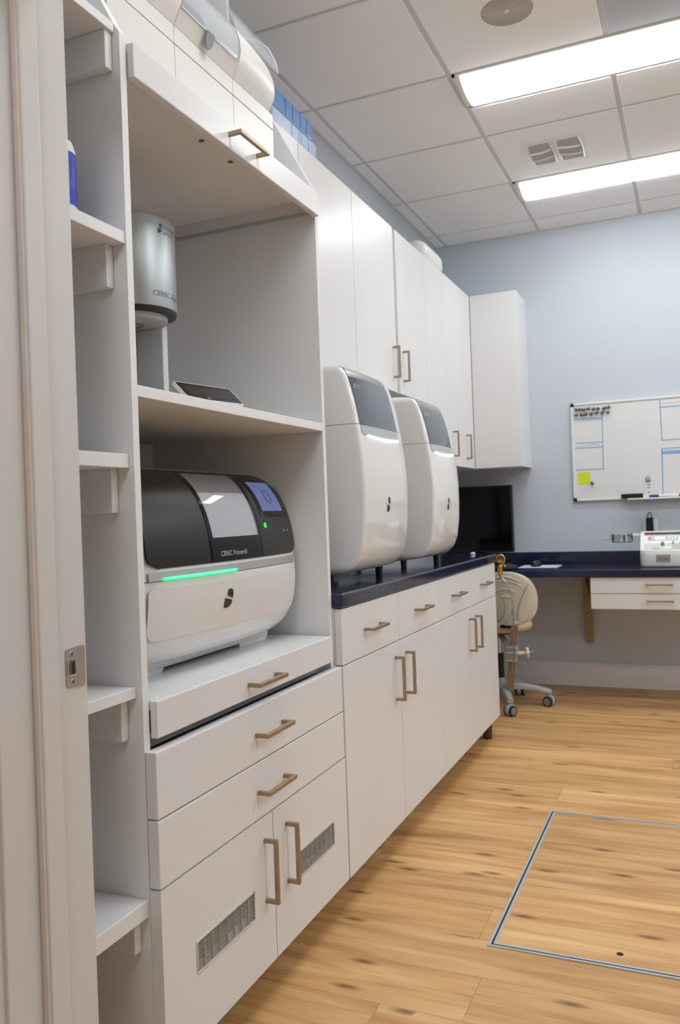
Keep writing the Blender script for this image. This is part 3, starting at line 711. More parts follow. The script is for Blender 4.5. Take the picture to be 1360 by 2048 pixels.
text_mesh('lettering', 'CEREC SpeedFire', .018, lambda a, b: cylmap(math.radians(-27), 1.662)(a, b), M_tgrey, t)

# ------------------------------------------------------------------ cream unit on top of the tall cabinet
t = thing('polishing_unit', 'cream plastic unit with curved hood and clear lids on top of tall cabinet', 'lab unit', (-1.25, 1.61, 2.038))
YM = [1.276, 1.5015, 1.7475, 1.955]
HP = [(-1.000, 2.2075), (-.990, 2.226), (-.979, 2.246), (-.974, 2.270), (-.9765, 2.297), (-.985, 2.322), (-1.001, 2.343), (-1.030, 2.359), (-1.063, 2.369), (-1.10, 2.375)]
for i in range(3):
    a, b = YM[i]+.0008, YM[i+1]-.0008
    bx('front_drawer', M_cream, t, -1.45, -1.000, a, b, 2.0385, 2.1655, .002); bx('upper_front', M_cream, t, -1.45, -1.000, a, b, 2.1675, 2.2070, .0015)
def hood(a, b, P, name, m, back=-1.42):
    bm = BM(); prism(bm, P+[(back, P[-1][1]+.006), (back, P[0][1])], lambda p, q, s: (p, a+s, q), b-a); return newobj(name, bm, m, t, True, 30)
hood(YM[0]+.0008, YM[1]-.0008, HP, 'hood', M_cream)
low = [p for p in HP if p[1] < 2.25]
hood(YM[1]+.0008, YM[2]-.0008, [(-1.0, 2.2075), (-.990, 2.226), (-.982, 2.240), (-1.05, 2.243)], 'hood_sill', M_cream)
bx('hood_back', M_cream, t, -1.42, -1.20, YM[1]+.001, YM[2]-.001, 2.21, 2.375)
bm = BM(); cyl(bm, (-1.085, YM[1]+.035, 2.30), (-1.085, YM[2]-.07, 2.30), .055, n=28); newobj('inner_drum', bm, M_smoke, t, True, 40)
# clear curved lid (thin shell)
bm = BM(); UP = [p for p in HP if p[1] >= 2.24]+[(-1.16, 2.378), (-1.22, 2.379)]
inn = [(p[0]-.004 if p[1] < 2.36 else p[0], p[1]-(.004 if p[1] >= 2.34 else .0012)) for p in UP]
prism(bm, UP+inn[::-1], lambda p, q, s: (p, YM[1]+.002+s, q), YM[2]-YM[1]-.012); lid = newobj('clear_lid', bm, M_acryl, t, True, 30)
bm = BM(); tube(bm, [(-.9805, YM[1]+.002+(YM[2]-YM[1]-.012)*i/12, 2.2425) for i in range(13)], .0022, 6); newobj('lid_edge', bm, mat('acrylic_edge', (.86, .89, .91), .15, coat=.4), lid, True)
bm = BM(); P_ = [(1.612+.0155*math.cos(a), 2.226+.020*math.sin(a)) for a in [math.pi+math.pi*i/14 for i in range(15)]]+[(1.6275, 2.240), (1.5965, 2.240)]
prism(bm, P_, lambda p, q, s: (-.9865+.010*(q-2.206)/.034+s, p, q), .003); newobj('lid_tab', bm, mat('tab_grey', (.50, .50, .53), .4), t)
# right lobe: hood with domed end
bm = BM(); rings = []
cz, cxh = 2.285, -1.085
for k in range(13):
    s = k/12; yk = YM[2]+.0008 if k == 0 else YM[2]+.0008+(1.990-YM[2])*math.sin(math.pi/2*s)
    f_ = 1. if k == 0 else max(.05, math.cos(math.pi/2*s)**.28)
    PR = HP+[(-1.20, 2.380), (-1.42, 2.380), (-1.42, 2.2075)]
    rings.append([(cxh+(p[0]-cxh)*(f_ if p[0] > -1.15 else 1), yk, cz+(p[1]-cz)*f_) for p in PR])
loft(bm, rings); newobj('hood_lobe', bm, M_cream, t, True, 40)
bm = BM(); CL = [(-1.16, 2.455), (-1.10, 2.447), (-1.05, 2.427), (-1.012, 2.395), (-.992, 2.352), (-.984, 2.320)]; ci = [(p[0]-.003, p[1]-.003) for p in CL]
prism(bm, CL+ci[::-1], lambda p, q, s: (p, YM[2]+.004+s, q), 1.962-YM[2]); newobj('clear_lid', bm, M_acryl, t, True, 30)
bm = BM(); tube(bm, [(p[0], 1.966, p[1]) for p in CL], .0018, 6); newobj('lid_edge', bm, MATS['acrylic_edge'], t, True)

# ------------------------------------------------------------------ things on top of the wall cabinets
t = thing('wrapped_pack', 'bright blue plastic wrapped pack on top of the wall cabinets', 'pack', (-1.33, 2.66, 2.5205))
bx('body', M_bpack, t, -1.42, -1.262, 2.452, 2.778, 2.5265, 2.596, .005, 3)
for k, q in enumerate((2.565, 2.622, 2.683, 2.735)): bx('fold_line', M_bline, t, -1.2625, -1.2612, q-.0025, q+.0025, 2.532, 2.591)
bx('bottom_seam', M_bline, t, -1.2635, -1.2605, 2.455, 2.776, 2.5225, 2.5275, .001)
t = thing('wrapped_pack', 'pale blue plastic wrapped pack lying under the bright blue pack', 'pack', (-1.34, 2.66, Z1))
bx('body', M_bpale, t, -1.43, -1.257, 2.45, 2.806, Z1+.0005, 2.5220, .006, 3)
for k, q in enumerate((2.60, 2.655, 2.672, 2.735)): bx('fold_line', M_bpack, t, -1.2575, -1.2562, q-.0012, q+.0012, 2.468, 2.517)
jy = 4.60
t = thing('lying_jug', 'white round-ended plastic jug with yellow strip lying on wall cabinets', 'jug', (-1.38, 4.35, Z1))
bm = BM(); lathe(bm, [(.001, 4.18), (.045, 4.184), (.058, 4.20), (.064, 4.24), (.064, 4.45), (.061, 4.50), (.052, 4.54), (.034, 4.565), (.013, 4.576), (.001, 4.577)], (-1.325, 0, Z1+.065), 'Y', 32); newobj('body', bm, M_wht, t, True, 50)
bm = BM(); rg = []
for r, h in ((.0605, 4.502), (.0555, 4.528)):
    rg.append([(-1.325+(r+.0012)*math.cos(a), h, Z1+.065+(r+.0012)*math.sin(a)) for a in [math.radians(20+4*i) for i in range(10)]])
V = [[bm.verts.new(p) for p in r_] for r_ in rg]
for i in range(9): bm.faces.new((V[0][i], V[0][i+1], V[1][i+1], V[1][i]))
newobj('yellow_strip', bm, M_orange, t)
bm = BM(); cyl(bm, (-1.2665, 4.505, Z1+.062), (-1.2625, 4.511, Z1+.063), .011, .009, 16); newobj('cap', bm, M_grey, t)

# ------------------------------------------------------------------ desk along the back wall
t = thing('desk', 'navy blue wall desk top with backsplash along the back wall', 'desk', (-.2, 5.04, .735))
bx('desktop', M_navy, t, XW+.002, XR-.002, 4.737, YW-.001, .735, .776, .004); bx('backsplash', M_navy, t, XW+.002, XR-.002, YW-.020, YW-.001, .7762, .8485, .002)
t = thing('drawer_unit', 'white two-drawer unit hanging under the desk', 'drawers', (-.19, 5.0, .555))
bx('carcass', M_cab, t, -.55, .17, 4.772, 5.32, .560, .7345)
for z0, z1 in ((.6455, .7330), (.5580, .6425)):
    d = bx('drawer_front', M_cab, t, -.5535, .174, 4.752, 4.771, z0, z1, .0016)
    o = place('handle', HH, d, (-.194, 4.752, (z0+z1)/2+.006), (0, 0, -math.pi/2))
t = thing('desk_bracket', 'tan metal bracket holding the desk at the back wall', 'bracket', (-.637, 5.33, .284))
bx('upright', M_tan, t, -.660, -.614, YW-.040, YW-.013, .283, .720, .002); bx('arm', M_tan, t, -.660, -.614, 4.98, YW-.040, .715, .7345, .002)
bm = BM(); prism(bm, [(YW-.040, .55), (YW-.040, .706), (5.14, .706)], lambda p, q, s: (-.643+s, p, q), .012); newobj('gusset', bm, M_tan, t)

# monitor
t = thing('monitor', 'black flat monitor on the desk under the corner cabinet', 'monitor', (-1.30, 5.19, .776))
bx('screen_housing', M_black, t, -1.535, -1.063, 5.195, 5.235, .858, 1.284, .006); bx('screen', M_blackg, t, -1.523, -1.075, 5.1935, 5.195, .872, 1.272)
bx('stand_neck', M_black, t, -1.34, -1.26, 5.236, 5.262, .785, 1.05, .004); bx('stand_base', M_black, t, -1.42, -1.18, 5.13, 5.31, .7765, .787, .004)
# mouse pad and mouse
t = thing('mouse_pad', 'white and blue rectangular mouse pad on the navy desk', 'mouse pad', (-.87, 5.0, .776))
bx('pad', M_wht, t, -.985, -.760, 4.895, 5.13, .7763, .7795, .001); bx('blue_edge', mat('pad_blue', (.20, .26, .60), .5), t, -.985, -.760, 4.870, 4.8945, .7763, .7792, .001)
bm = BM(); lathe(bm, [(.001, 0), (.030, .0005), (.033, .006), (.030, .019), (.020, .030), (.008, .034), (.001, .0345)], (0, 0, 0), n=24)
for v in bm.verts: v.co = Vector((v.co.x*.95-.895, v.co.y*1.7+5.02, v.co.z+.7797))
t = thing('mouse', 'dark grey computer mouse on the mouse pad', 'mouse', (-.895, 5.02, .7797)); newobj('shell', bm, M_black, t, True)
bm = BM(); cyl(bm, (-.899, 4.982, .8045), (-.891, 4.982, .8045), .006, n=14); newobj('scroll_wheel', bm, M_grey, t)
bm = BM(); lathe(bm, [(.001, 0), (.085, .0005), (.09, .008), (.075, .022), (.04, .031), (.001, .034)], (0, 0, 0), n=32)
for v in bm.verts: v.co = Vector((v.co.x*.8-1.045, v.co.y*.85+4.86, v.co.z+.7764))
tag(newobj('wrist_cushion', bm, mat('charcoal_cloth', (.17, .175, .20), .9, var=.1, scale=80, bump=.3, bscale=500), None, True), 'dark charcoal domed cushion on the desk behind the stool', 'cushion')
bm = BM(); lathe(bm, [(.001, 0), (.011, 0), (.012, .002), (.012, .008), (.009, .011), (.001, .012)], (-1.03, 4.03, .9106), n=20)
tag(newobj('round_cap', bm, M_wht, None, True), 'small white round cap on the far end of the navy countertop', 'cap')

# ------------------------------------------------------------------ white lab device with metal cup
t = dev = thing('pressure_former', 'white bench device with keypad, label plate and metal cup arm', 'lab device', (-.17, 5.0, .776))
dx0, dx1, dy = -.298, -.055, 4.895
bm = BM(); rings = []
for z, g in ((.7764, .012), (.782, .004), (.79, .001), (.84, 0), (.868, 0), (.872, .002)):
    P_ = []
    for cx_, cy_, a0 in ((dx1-.05, 5.10, 0), (dx0+.05, 5.10, 90), (dx0+.05, dy+.05, 180), (dx1-.05, dy+.05, 270)):
        for k in range(6):
            a = math.radians(a0+18*k); P_.append((cx_+(.05-g)*math.cos(a), cy_+(.05-g)*math.sin(a), z))
    rings.append(P_)
loft(bm, rings); newobj('body', bm, M_wht, t, True, 35)
bm = BM(); prism(bm, [(5.14, .873), (5.14, .960), (5.12, .962), (5.07, .945), (5.035, .905), (5.03, .873)], lambda p, q, s: (dx0+.012+s, p, q), dx1-dx0-.024); hs_ = newobj('rear_housing', bm, M_wht, t)
for a in (dx0, dx1-.020):
    bm = BM(); prism(bm, [(5.14, .872), (5.14, .964), (5.07, .964), (4.985, .878), (4.965, .872)], lambda p, q, s: (a+s, p, q), .020); newobj('cheek', bm, M_wht, t)
bx('top_bar', M_wht, t, dx0, dx1, 5.075, 5.14, .9645, .972, .002)
def slope(a, b): return (5.068-.0353*b, .9435-.04*b)
bm = BM(); prism(bm, [(-.262, .02), (-.095, .02), (-.095, .62), (-.262, .62)], lambda p, q, s: (p, 5.069-.035*q-s*.75, .9437-.04*q+s*.66), .0012); pnl = newobj('control_panel', bm, M_lgrey, t)
bm = BM(); prism(bm, [(-.256, .12), (-.244, .12), (-.244, .5), (-.256, .5)], lambda p, q, s: (p, 5.068-.035*q-s*.75, .9446-.04*q+s*.66), .002); newobj('red_button', bm, M_red, pnl)
bm = BM(); prism(bm, [(-.225, .1), (-.165, .1), (-.165, .55), (-.225, .55)], lambda p, q, s: (p, 5.068-.035*q-s*.75, .9446-.04*q+s*.66), .0012); newobj('readout', bm, M_wht, pnl)
for i in range(3):
    for j in range(3):
        bm = BM(); a = -.150+.016*i; c = .06+.19*j
        prism(bm, [(a, c), (a+.012, c), (a+.012, c+.14), (a, c+.14)], lambda p, q, s: (p, 5.068-.035*q-s*.75, .9446-.04*q+s*.66), .0016); newobj('key', bm, M_wht, pnl)
bm = BM(); lathe(bm, [(.001, 0), (.050, 0), (.052, .004), (.048, .018), (.020, .022), (.001, .022)], (-.178, 4.985, .8722), n=28); newobj('work_plate', bm, M_wht, t, True, 40)
bm = BM(); cyl(bm, (-.178, 4.965, .894), (-.178, 4.965, .915), .011, .008, 16); newobj('clamp_knob', bm, M_grey, t)
bm = BM(); box(bm, -.212, -.138, dy-.0016, dy+.0004, .806, .848); lp = newobj('label_plate', bm, mat('plate_silver', (.66, .66, .66), .35, .5), t)
bm = BM(); tube(bm, [(-.203+.056*i/22, dy-.0022, .826+(.0035 if i % 2 else -.0025)+(.003 if i < 3 else 0)) for i in range(23)], .0014, 5); newobj('label_mark', bm, M_logo, lp)
for a in (dx1-.07, dx1-.03):
    bm = BM(); cyl(bm, (a, 5.02, .905), (a+.004, 4.995, .915), .007, .005, 12); newobj('fitting', bm, M_nickel, t)
bx('swing_arm', M_wht, t, -.345, dx0+.01, 5.075, 5.105, .945, .960, .003)
cc = (-.405, 5.09, .912)
bm = BM(); lathe(bm, [(.030, .0), (.054, .0), (.058, .004), (.058, .020), (.055, .022), (.055, .034), (.058, .036), (.058, .050), (.054, .054), (.046, .054), (.046, .006), (.030, .006)], cc, n=40); cup = newobj('metal_cup', bm, M_chrome, t, True, 35)
for i in range(10):
    a = 2*math.pi*i/10; bm = BM(); cyl(bm, (cc[0]+.0565*math.cos(a), cc[1]+.0565*math.sin(a), cc[2]+.006), (cc[0]+.0565*math.cos(a), cc[1]+.0565*math.sin(a), cc[2]+.046), .0045, n=8); newobj('cup_rod', bm, M_nickel if i % 2 else M_black, cup)
bm = BM(); cyl(bm, (cc[0]-.056, cc[1]-.01, cc[2]+.023), (cc[0]-.096, cc[1]-.016, cc[2]+.022), .0036, n=10); newobj('cup_pin', bm, M_nickel, cup)
bm = BM(); cyl(bm, (cc[0]+.045, cc[1]-.045, cc[2]+.044), (cc[0]+.062, cc[1]-.055, cc[2]+.048), .008, .006, 12); newobj('cup_clip', bm, M_grey, cup)

# outlet and adapter
t = thing('wall_outlet', 'white wall outlet plate behind the bench device', 'outlet', (-.257, YW, .95))
bx('plate', M_wht, t, -.300, -.216, YW-.006, YW-.0005, .945, 1.040, .002)
t = thing('power_adapter', 'black plug-in power adapter with looped cord in the wall outlet', 'adapter', (-.258, YW-.03, .965))
bx('body', M_black, t, -.279, -.238, YW-.058, YW-.0062, .963, 1.050, .006, 3)
bm = BM(); tube(bm, [(-.262+.012*math.cos(a)+.004, YW-.035, 1.050+.030*math.sin(a)) for a in [math.pi*(1-i/12) for i in range(13)]]+[(-.243, YW-.062, 1.03), (-.240, YW-.064, .99), (-.240, YW-.05, .90)], .0028, 8); newobj('cord', bm, M_black, t, True)

# ------------------------------------------------------------------ whiteboard
wx0, wx1, wz0, wz1 = -.702, .52, 1.1633, 1.7771; wy = YW-.020
t = thing('whiteboard', 'white magnetic whiteboard with blue ruled boxes on the back wall', 'whiteboard', (-.09, YW, 1.16))
bx('panel', M_wb, t, wx0+.01, wx1-.01, wy+.004, YW-.001, wz0+.01, wz1-.01)
fm = mat('board_frame', (.88, .88, .87), .4)
bx('frame_rail', fm, t, wx0+.02, wx1-.02, wy-.002, YW-.001, wz1-.014, wz1, .003); bx('frame_rail', fm, t, wx0+.02, wx1-.02, wy-.002, YW-.001, wz0, wz0+.014, .003)
bx('frame_rail', fm, t, wx0, wx0+.014, wy-.002, YW-.001, wz0+.02, wz1-.02, .003); bx('frame_rail', fm, t, wx1-.014, wx1, wy-.002, YW-.001, wz0+.02, wz1-.02, .003)
for a in (wx0-.001, wx1-.021):
    for b in (wz0-.001, wz1-.021):
        bx('corner_cap', M_black, t, a, a+.022, wy-.004, YW-.001, b, b+.022, .004)
bx('pen_tray', fm, t, -.38, .24, wy-.050, wy-.003, wz0-.004, wz0+.006, .003)
def line(p, q, w_=.006, nm='ruled_line', m=M_tape):
    bm = BM(); (a, b), (c, d) = p, q; L_ = math.hypot(c-a, d-b); ux, uz = (c-a)/L_, (d-b)/L_
    prism(bm, [(a+uz*w_/2, b-ux*w_/2), (c+uz*w_/2, d-ux*w_/2), (c-uz*w_/2, d+ux*w_/2), (a-uz*w_/2, b+ux*w_/2)], lambda r_, s_, h: (r_, wy+.0038-h, s_), .0004); return newobj(nm, bm, m, t)
line((-.683, 1.681), (-.513, 1.678)); line((-.683, 1.672), (-.515, 1.668), .004); line((-.513, 1.70), (-.517, 1.357)); line((-.683, 1.529), (-.518, 1.5255)); line((-.683, 1.497), (-.519, 1.494)); line((-.682, 1.3585), (-.516, 1.359))
line((-.177, 1.756), (-.1735, 1.512)); line((-.177, 1.712), (.20, 1.712), .007); line((-.176, 1.513), (.20, 1.513)); line((-.176, 1.462), (.2, 1.462)); line((-.176, 1.436), (.2, 1.436), .018); line((-.1755, 1.462), (-.178, 1.18)); line((.20, 1.756), (.20, 1.513)); line((.2, 1.462), (.2, 1.18))
def scribble(x0, x1, z, h):
    bm = BM(); n = int((x1-x0)/.005)
    tube(bm, [(x0+(x1-x0)*i/n, wy+.0034, z+h*(random.random()-.5)) for i in range(n+1)], .0011, 4); newobj('marker_scribble', bm, M_tape, t)
scribble(-.676, -.655, 1.511, .012); scribble(-.64, -.535, 1.512, .012); scribble(-.165, -.10, 1.736, .012); scribble(-.085, -.05, 1.737, .012); scribble(-.03, .05, 1.738, .012); scribble(-.16, .08, 1.449, .01)
# magnets
mg = BM(); lathe(mg, [(.001, 0), (.0095, 0), (.0098, -.003), (.005, -.006), (.0048, -.014), (.0082, -.019), (.0082, -.023), (.001, -.024)], (0, 0, 0), 'Y', 14); MG = meshdata('pin_magnet', mg, mat('magnet_metal', (.50, .47, .43), .3, .9), True)
def magnet(x, z, lab, grp=None):
    o = place('pin_magnet', MG, None, (x, wy+.0036, z), (random.uniform(.15, .35), 0, random.uniform(-.4, .4))); o.location.y -= .004; tag(o, lab, 'magnet', grp)
for x in (-.668, -.645, -.618, -.590, -.562, -.533, -.494, -.470): magnet(x, 1.738+random.uniform(-.003, .003), 'silver pin magnet in the upper row at the whiteboard corner', 'pin magnets in the upper row')
for x in (-.667, -.637, -.607, -.576, -.541, -.508, -.477): magnet(x, 1.708+random.uniform(-.003, .003), 'silver pin magnet in the lower row at the whiteboard corner', 'pin magnets in the lower row')
magnet(-.588, 1.276, 'silver pin magnet beside the yellow sticky note')
tag(bx('sticky_note', M_yel, None, -.672, -.596, wy+.0030, wy+.0037, 1.268, 1.345), 'yellow sticky note on the whiteboard', 'note')
t2 = thing('board_eraser', 'black felt eraser standing on the whiteboard tray', 'eraser', (-.352, wy-.03, wz0))
bx('grip', M_black, t2, -.415, -.290, wy-.040, wy-.018, wz0+.0065, wz0+.034, .003); bx('felt_pad', M_dark, t2, -.413, -.292, wy-.018, wy-.008, wz0+.0065, wz0+.033, .001)
def pen(lab, m, x0, x1, yy):
    q = thing('marker_pen', lab, 'marker', ((x0+x1)/2, yy, wz0+.006)); z = wz0+.0145
    bm = BM(); cyl(bm, (x0+.055, yy, z), (x1, yy, z), .008, n=16); newobj('barrel', bm, M_wht, q, True, 40)
    bm = BM(); cyl(bm, (x0, yy, z), (x0+.0545, yy, z), .0088, n=16); newobj('cap', bm, m, q, True, 40)
pen('blue-capped whiteboard marker lying on the pen tray', mat('marker_blue', (.24, .25, .66), .4), -.255, -.125, wy-.040)
pen('red-capped whiteboard marker lying behind the blue-capped marker', mat('marker_red', (.70, .30, .28), .4), -.09, -.20, wy-.020)
t3 = thing('hook_magnet', 'grey hook magnet on the whiteboard above the markers', 'magnet', (-.258, wy, 1.27))
bx('base', M_grey, t3, -.272, -.246, wy-.004, wy+.0037, 1.265, 1.279, .002)
bm = BM(); tube(bm, [(-.259+.010*math.cos(a), wy-.004-.004*math.sin(a), 1.285+.013*math.sin(a)) for a in [math.pi*(-.2+1.4*i/12) for i in range(13)]], .003, 6); newobj('hook', bm, M_nickel, t3, True)
t3 = thing('paper_slip', 'narrow white paper strip hanging below the hook magnet', 'paper', (-.257, wy, 1.18))
bx('sheet', M_wht, t3, -.270, -.243, wy+.0030, wy+.0037, 1.183, 1.263)
for z, s_ in ((1.247, .008), (1.230, .010), (1.204, .008)): bx('print_mark', M_grey, t3, -.257-s_, -.257+s_, wy+.0026, wy+.0030, z-.004, z+.003)

# ------------------------------------------------------------------ brass fitting with hose at the counter end
t = thing('brass_valve', 'brass gas fitting with pale hose at the counter end', 'valve', (-.915, 4.11, .78))
bm = BM(); lathe(bm, [(.001, -.016), (.016, -.016), (.0215, -.011), (.023, 0), (.0215, .011), (.016, .016), (.001, .016)], (-.909, 4.112, .880), 'Y', 28); newobj('valve_head', bm, M_brass, t, True, 40)
bm = BM(); tube(bm, [(-.909+.0225*math.cos(a), 4.098, .880+.0235*math.sin(a)) for a in [math.radians(-40+14*i) for i in range(15)]], .0048, 8); newobj('head_rim', bm, mat('copper_rim', (.86, .66, .56), .2, 1.), t, True)
bm = BM(); cyl(bm, (-.912, 4.092, .873), (-.912, 4.098, .873), .007, n=16); newobj('centre_screw', bm, M_nickel, t)
bm = BM(); tube(bm, [(-.912, 4.112, .857), (-.913, 4.112, .840), (-.914, 4.112, .822), (-.914, 4.112, .806), (-.913, 4.112, .798)], [.010, .011, .014, .011, .008], 14); newobj('stem', bm, M_brass, t, True)
bm = BM(); cyl(bm, (-.898, 4.108, .855), (-.882, 4.100, .842), .0042, n=12); newobj('lever', bm, M_brass, t)
bm = BM(); cyl(bm, (-.913, 4.112, .798), (-.904, 4.106, .786), .0075, .006, 12); newobj('hose_nut', bm, M_brass, t)
bm = BM(); cyl(bm, (-.904, 4.106, .786), (-.886, 4.10, .766), .005, n=12); newobj('hose_sleeve', bm, M_nickel, t)
hp = [(-.886, 4.10, .766), (-.872, 4.10, .748), (-.860, 4.10, .715), (-.855, 4.10, .675), (-.856, 4.10, .635), (-.866, 4.10, .60), (-.886, 4.10, .572), (-.912, 4.10, .555), (-.94, 4.10, .548), (-.96, 4.10, .56)]
bm = BM(); tube(bm, hp, .0034, 8); newobj('hose', bm, M_hose, t, True)
bm = BM(); tube(bm, [(-.856, 4.104, .655), (-.854, 4.104, .60), (-.8545, 4.104, .50), (-.857, 4.104, .40), (-.868, 4.104, .33), (-.90, 4.104, .26), (-.95, 4.104, .20)], .0032, 8); newobj('hose_tail', bm, mat('dark_hose', (.42, .43, .41), .4), t, True)

# ------------------------------------------------------------------ stool
hubx, huby = -1.075, 4.735
t = thing('lab_stool', 'beige swivel stool with ridged backrest at the desk', 'chair', (hubx, huby, 0))
ang0 = math.atan2(4.48-huby, -.966-hubx)
for k in range(5):
    a = ang0+2*math.pi*k/5; ux, uy = math.cos(a), math.sin(a); px, py = -uy, ux; L_ = .272
    bm = BM(); rings = []
    for s, wd, z0, z1 in ((.02, .030, .085, .140), (.10, .026, .098, .134), (.20, .022, .094, .120), (L_-.01, .020, .078, .104), (L_+.016, .016, .074, .094)):
        c_ = (hubx+ux*s, huby+uy*s)
        rings.append([(c_[0]+px*wd*e, c_[1]+py*wd*e, z) for e, z in ((-1, z0), (-1, (z0+z1)/2), (-.7, z1-.002), (0, z1), (.7, z1-.002), (1, (z0+z1)/2), (1, z0))])
    loft(bm, rings); arm = newobj('base_arm', bm, M_stoolg, t, True, 35)
    cx_, cy_ = hubx+ux*L_, huby+uy*L_; ca = a+math.radians(35+30*k)
    wxv, wyv = math.cos(ca), math.sin(ca)
    bm = BM(); cyl(bm, (cx_, cy_, .050), (cx_, cy_, .080), .012, n=14); cyl(bm, (cx_-wxv*.011, cy_-wyv*.011, .032), (cx_+wxv*.011, cy_+wyv*.011, .032), .0325, n=24); newobj('caster_housing', bm, M_lgrey, arm, True, 40)
    for s in (-1, 1):
        bm = BM(); cyl(bm, (cx_+s*wxv*.012, cy_+s*wyv*.012, .0285), (cx_+s*wxv*.026, cy_+s*wyv*.026, .0285), .0283, n=24); newobj('caster_wheel', bm, M_rub, arm, True, 40)
        bm = BM(); cyl(bm, (cx_+s*wxv*.026, cy_+s*wyv*.026, .0285), (cx_+s*wxv*.0275, cy_+s*wyv*.0275, .0285), .021, n=20); newobj('wheel_cap', bm, M_whub, arm)
bm = BM(); cyl(bm, (hubx, huby, .075), (hubx, huby, .16), .036, .030, 24); newobj('hub', bm, M_stoolg, t, True, 40)
bm = BM(); cyl(bm, (hubx, huby, .16), (hubx, huby, .30), .025, n=20); newobj('gas_lift', bm, M_black, t, True, 40)
bm = BM(); cyl(bm, (hubx, huby, .30), (hubx, huby, .425), .014, n=20); newobj('lift_rod', bm, M_chrome, t, True, 40)
bm = BM(); box(bm, hubx-.09, hubx+.09, huby-.09, huby+.09, .420, .432, .003); newobj('seat_plate', bm, M_black, t)
bm = BM(); lathe(bm, [(.001, .432), (.15, .432), (.182, .440), (.196, .458), (.192, .480), (.165, .497), (.10, .504), (.001, .506)], (hubx, huby, 0), n=40); newobj('seat', bm, M_beiget, t, True, 60)
# backrest: shield seen from behind, in a local frame (a across, b up, c towards the sitter)
rz = math.radians(-14); bo = Vector((-.962, 4.50, .492))
def loc(a, b, c):
    lean = -.10*b
    return (bo.x+a*math.cos(rz)-(c+lean)*math.sin(rz)*1., bo.y+a*math.sin(rz)+(c+lean)*math.cos(rz), bo.z+b)
def hw(b):
    s = min(1., max(0., b/.298)); return (.158-.012*abs(s-.5))*(1-abs(2*s-1)**2.8)**(1/2.5)
def depth(a, b): return .052*(a/.16)**2
bm = BM(); rings = []
for i in range(27):
    b = .298*(.5-.5*math.cos(math.pi*i/26)); w_ = max(.004, hw(b)); e = min(1, .25+.75*abs(math.sin(math.pi*i/26))**.4); R_ = []
    for k in range(17): a = -w_+2*w_*k/16; q = (1-abs(2*k/16-1)**4)**.5; R_.append(loc(a, b, depth(a, b)-.018*q*e))
    for k in range(15, 0, -1): a = -w_+2*w_*k/16; q = (1-abs(2*k/16-1)**4)**.5; R_.append(loc(a, b, depth(a, b)+.028*q*e))
    rings.append(R_)
loft(bm, rings); bk = newobj('backrest', bm, M_beigev, t, True, 60)
for b0_, wd, sag in ((.272, .085, .030), (.250, .10, .036), (.205, .065, .022), (.165, .042, .014)):
    bm = BM(); tube(bm, [loc(a, b0_-sag*(a/wd)**2, depth(a, 0)-.0185*(1-(abs(a)/.165)**4)**.5) for a in [-wd+2*wd*i/18 for i in range(19)]], [.0015+.0028*abs(math.sin(math.pi*i/18))**.5 for i in range(19)], 8); newobj('ridge', bm, M_ridge, bk, True)
bm = BM(); tube(bm, [loc(-.075+.068*math.cos(a), .105+.085*math.sin(a), depth(-.075+.068*math.cos(a), 0)-.0165) for a in [2*math.pi*i/30 for i in range(30)]], .0022, 6, True); newobj('round_seam', bm, mat('seam_brown', (.52, .48, .41), .6), bk, True)
bm = BM(); tube(bm, [loc(.130-.07*math.sin(math.pi/2*i/14), .235-.20*i/14, depth(.12-.07*math.sin(math.pi/2*i/14), 0)-.0168) for i in range(15)], .0015, 6); newobj('side_seam', bm, MATS['seam_brown'], bk, True)
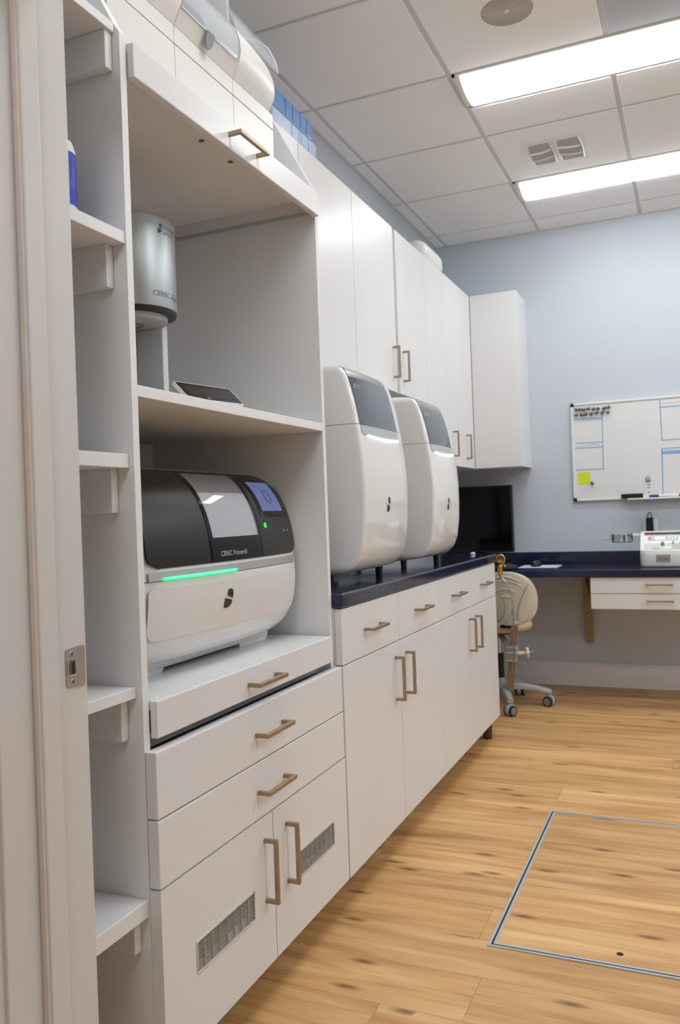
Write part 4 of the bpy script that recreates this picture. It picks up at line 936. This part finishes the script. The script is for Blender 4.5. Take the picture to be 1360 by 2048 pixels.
bm = BM(); bm.faces.new([bm.verts.new(loc(.052+.017*math.cos(a), .022+.009*math.sin(a), depth(.05, 0)-.0215)) for a in [2*math.pi*i/20 for i in range(20)]]); bdg = newobj('badge', bm, M_wht, bk)
# support post, clamp and knob
def bar(bm, p, q, w_, d_):
    p, q = Vector(p), Vector(q); d = (q-p).normalized(); s = Vector((math.cos(rz), math.sin(rz), 0)); n_ = d.cross(s).normalized()
    V = [bm.verts.new(c+s*w_*i+n_*d_*j) for c in (p, q) for i, j in ((-1, -1), (1, -1), (1, 1), (-1, 1))]
    for f in ((0, 1, 2, 3), (7, 6, 5, 4), (0, 4, 5, 1), (1, 5, 6, 2), (2, 6, 7, 3), (3, 7, 4, 0)): bm.faces.new([V[i] for i in f])
bm = BM(); bar(bm, (-.938, 4.532, .505), (-.985, 4.575, .125), .0205, .004); newobj('back_post', bm, mat('floor_tinted_chrome', (.78, .65, .52), .25, .7), t)  # chrome post with the tan of the reflected floor painted into its colour
bm = BM(); bar(bm, (-.985, 4.575, .128), (-1.05, 4.70, .125), .0205, .010); newobj('post_foot', bm, M_stoolg, t)
bm = BM(); bar(bm, (-.955, 4.545, .375), (-.968, 4.557, .285), .030, .016); cl = newobj('clamp', bm, M_stoolg, t)
for k in range(3):
    bm = BM(); z = .368-.030*k-(.012 if k == 2 else 0); x_ = -.9565-.0045*k; bar(bm, (x_, 4.529+.004*k, z), (x_-.001, 4.530+.004*k, z-.006), .0305, .003); newobj('clamp_rib', bm, M_ridge, cl)
bm = BM(); bar(bm, (-.99, 4.60, .352), (-1.06, 4.70, .42), .022, .012); newobj('under_arm', bm, M_stoolg, t)
bm = BM(); cyl(bm, (-.932, 4.562, .330), (-.888, 4.575, .332), .011, n=16); cyl(bm, (-.888, 4.575, .332), (-.874, 4.579, .333), .030, n=8); newobj('adjust_knob', bm, M_ridge, t)
bm = BM(); cyl(bm, (-.874, 4.579, .333), (-.845, 4.585, .345), .003, n=8); newobj('knob_pin', bm, M_stoolg, t)
bm = BM(); box(bm, -1.02, -.95, 4.535, 4.60, .470, .4955, .006); newobj('back_mount', bm, M_black, t)
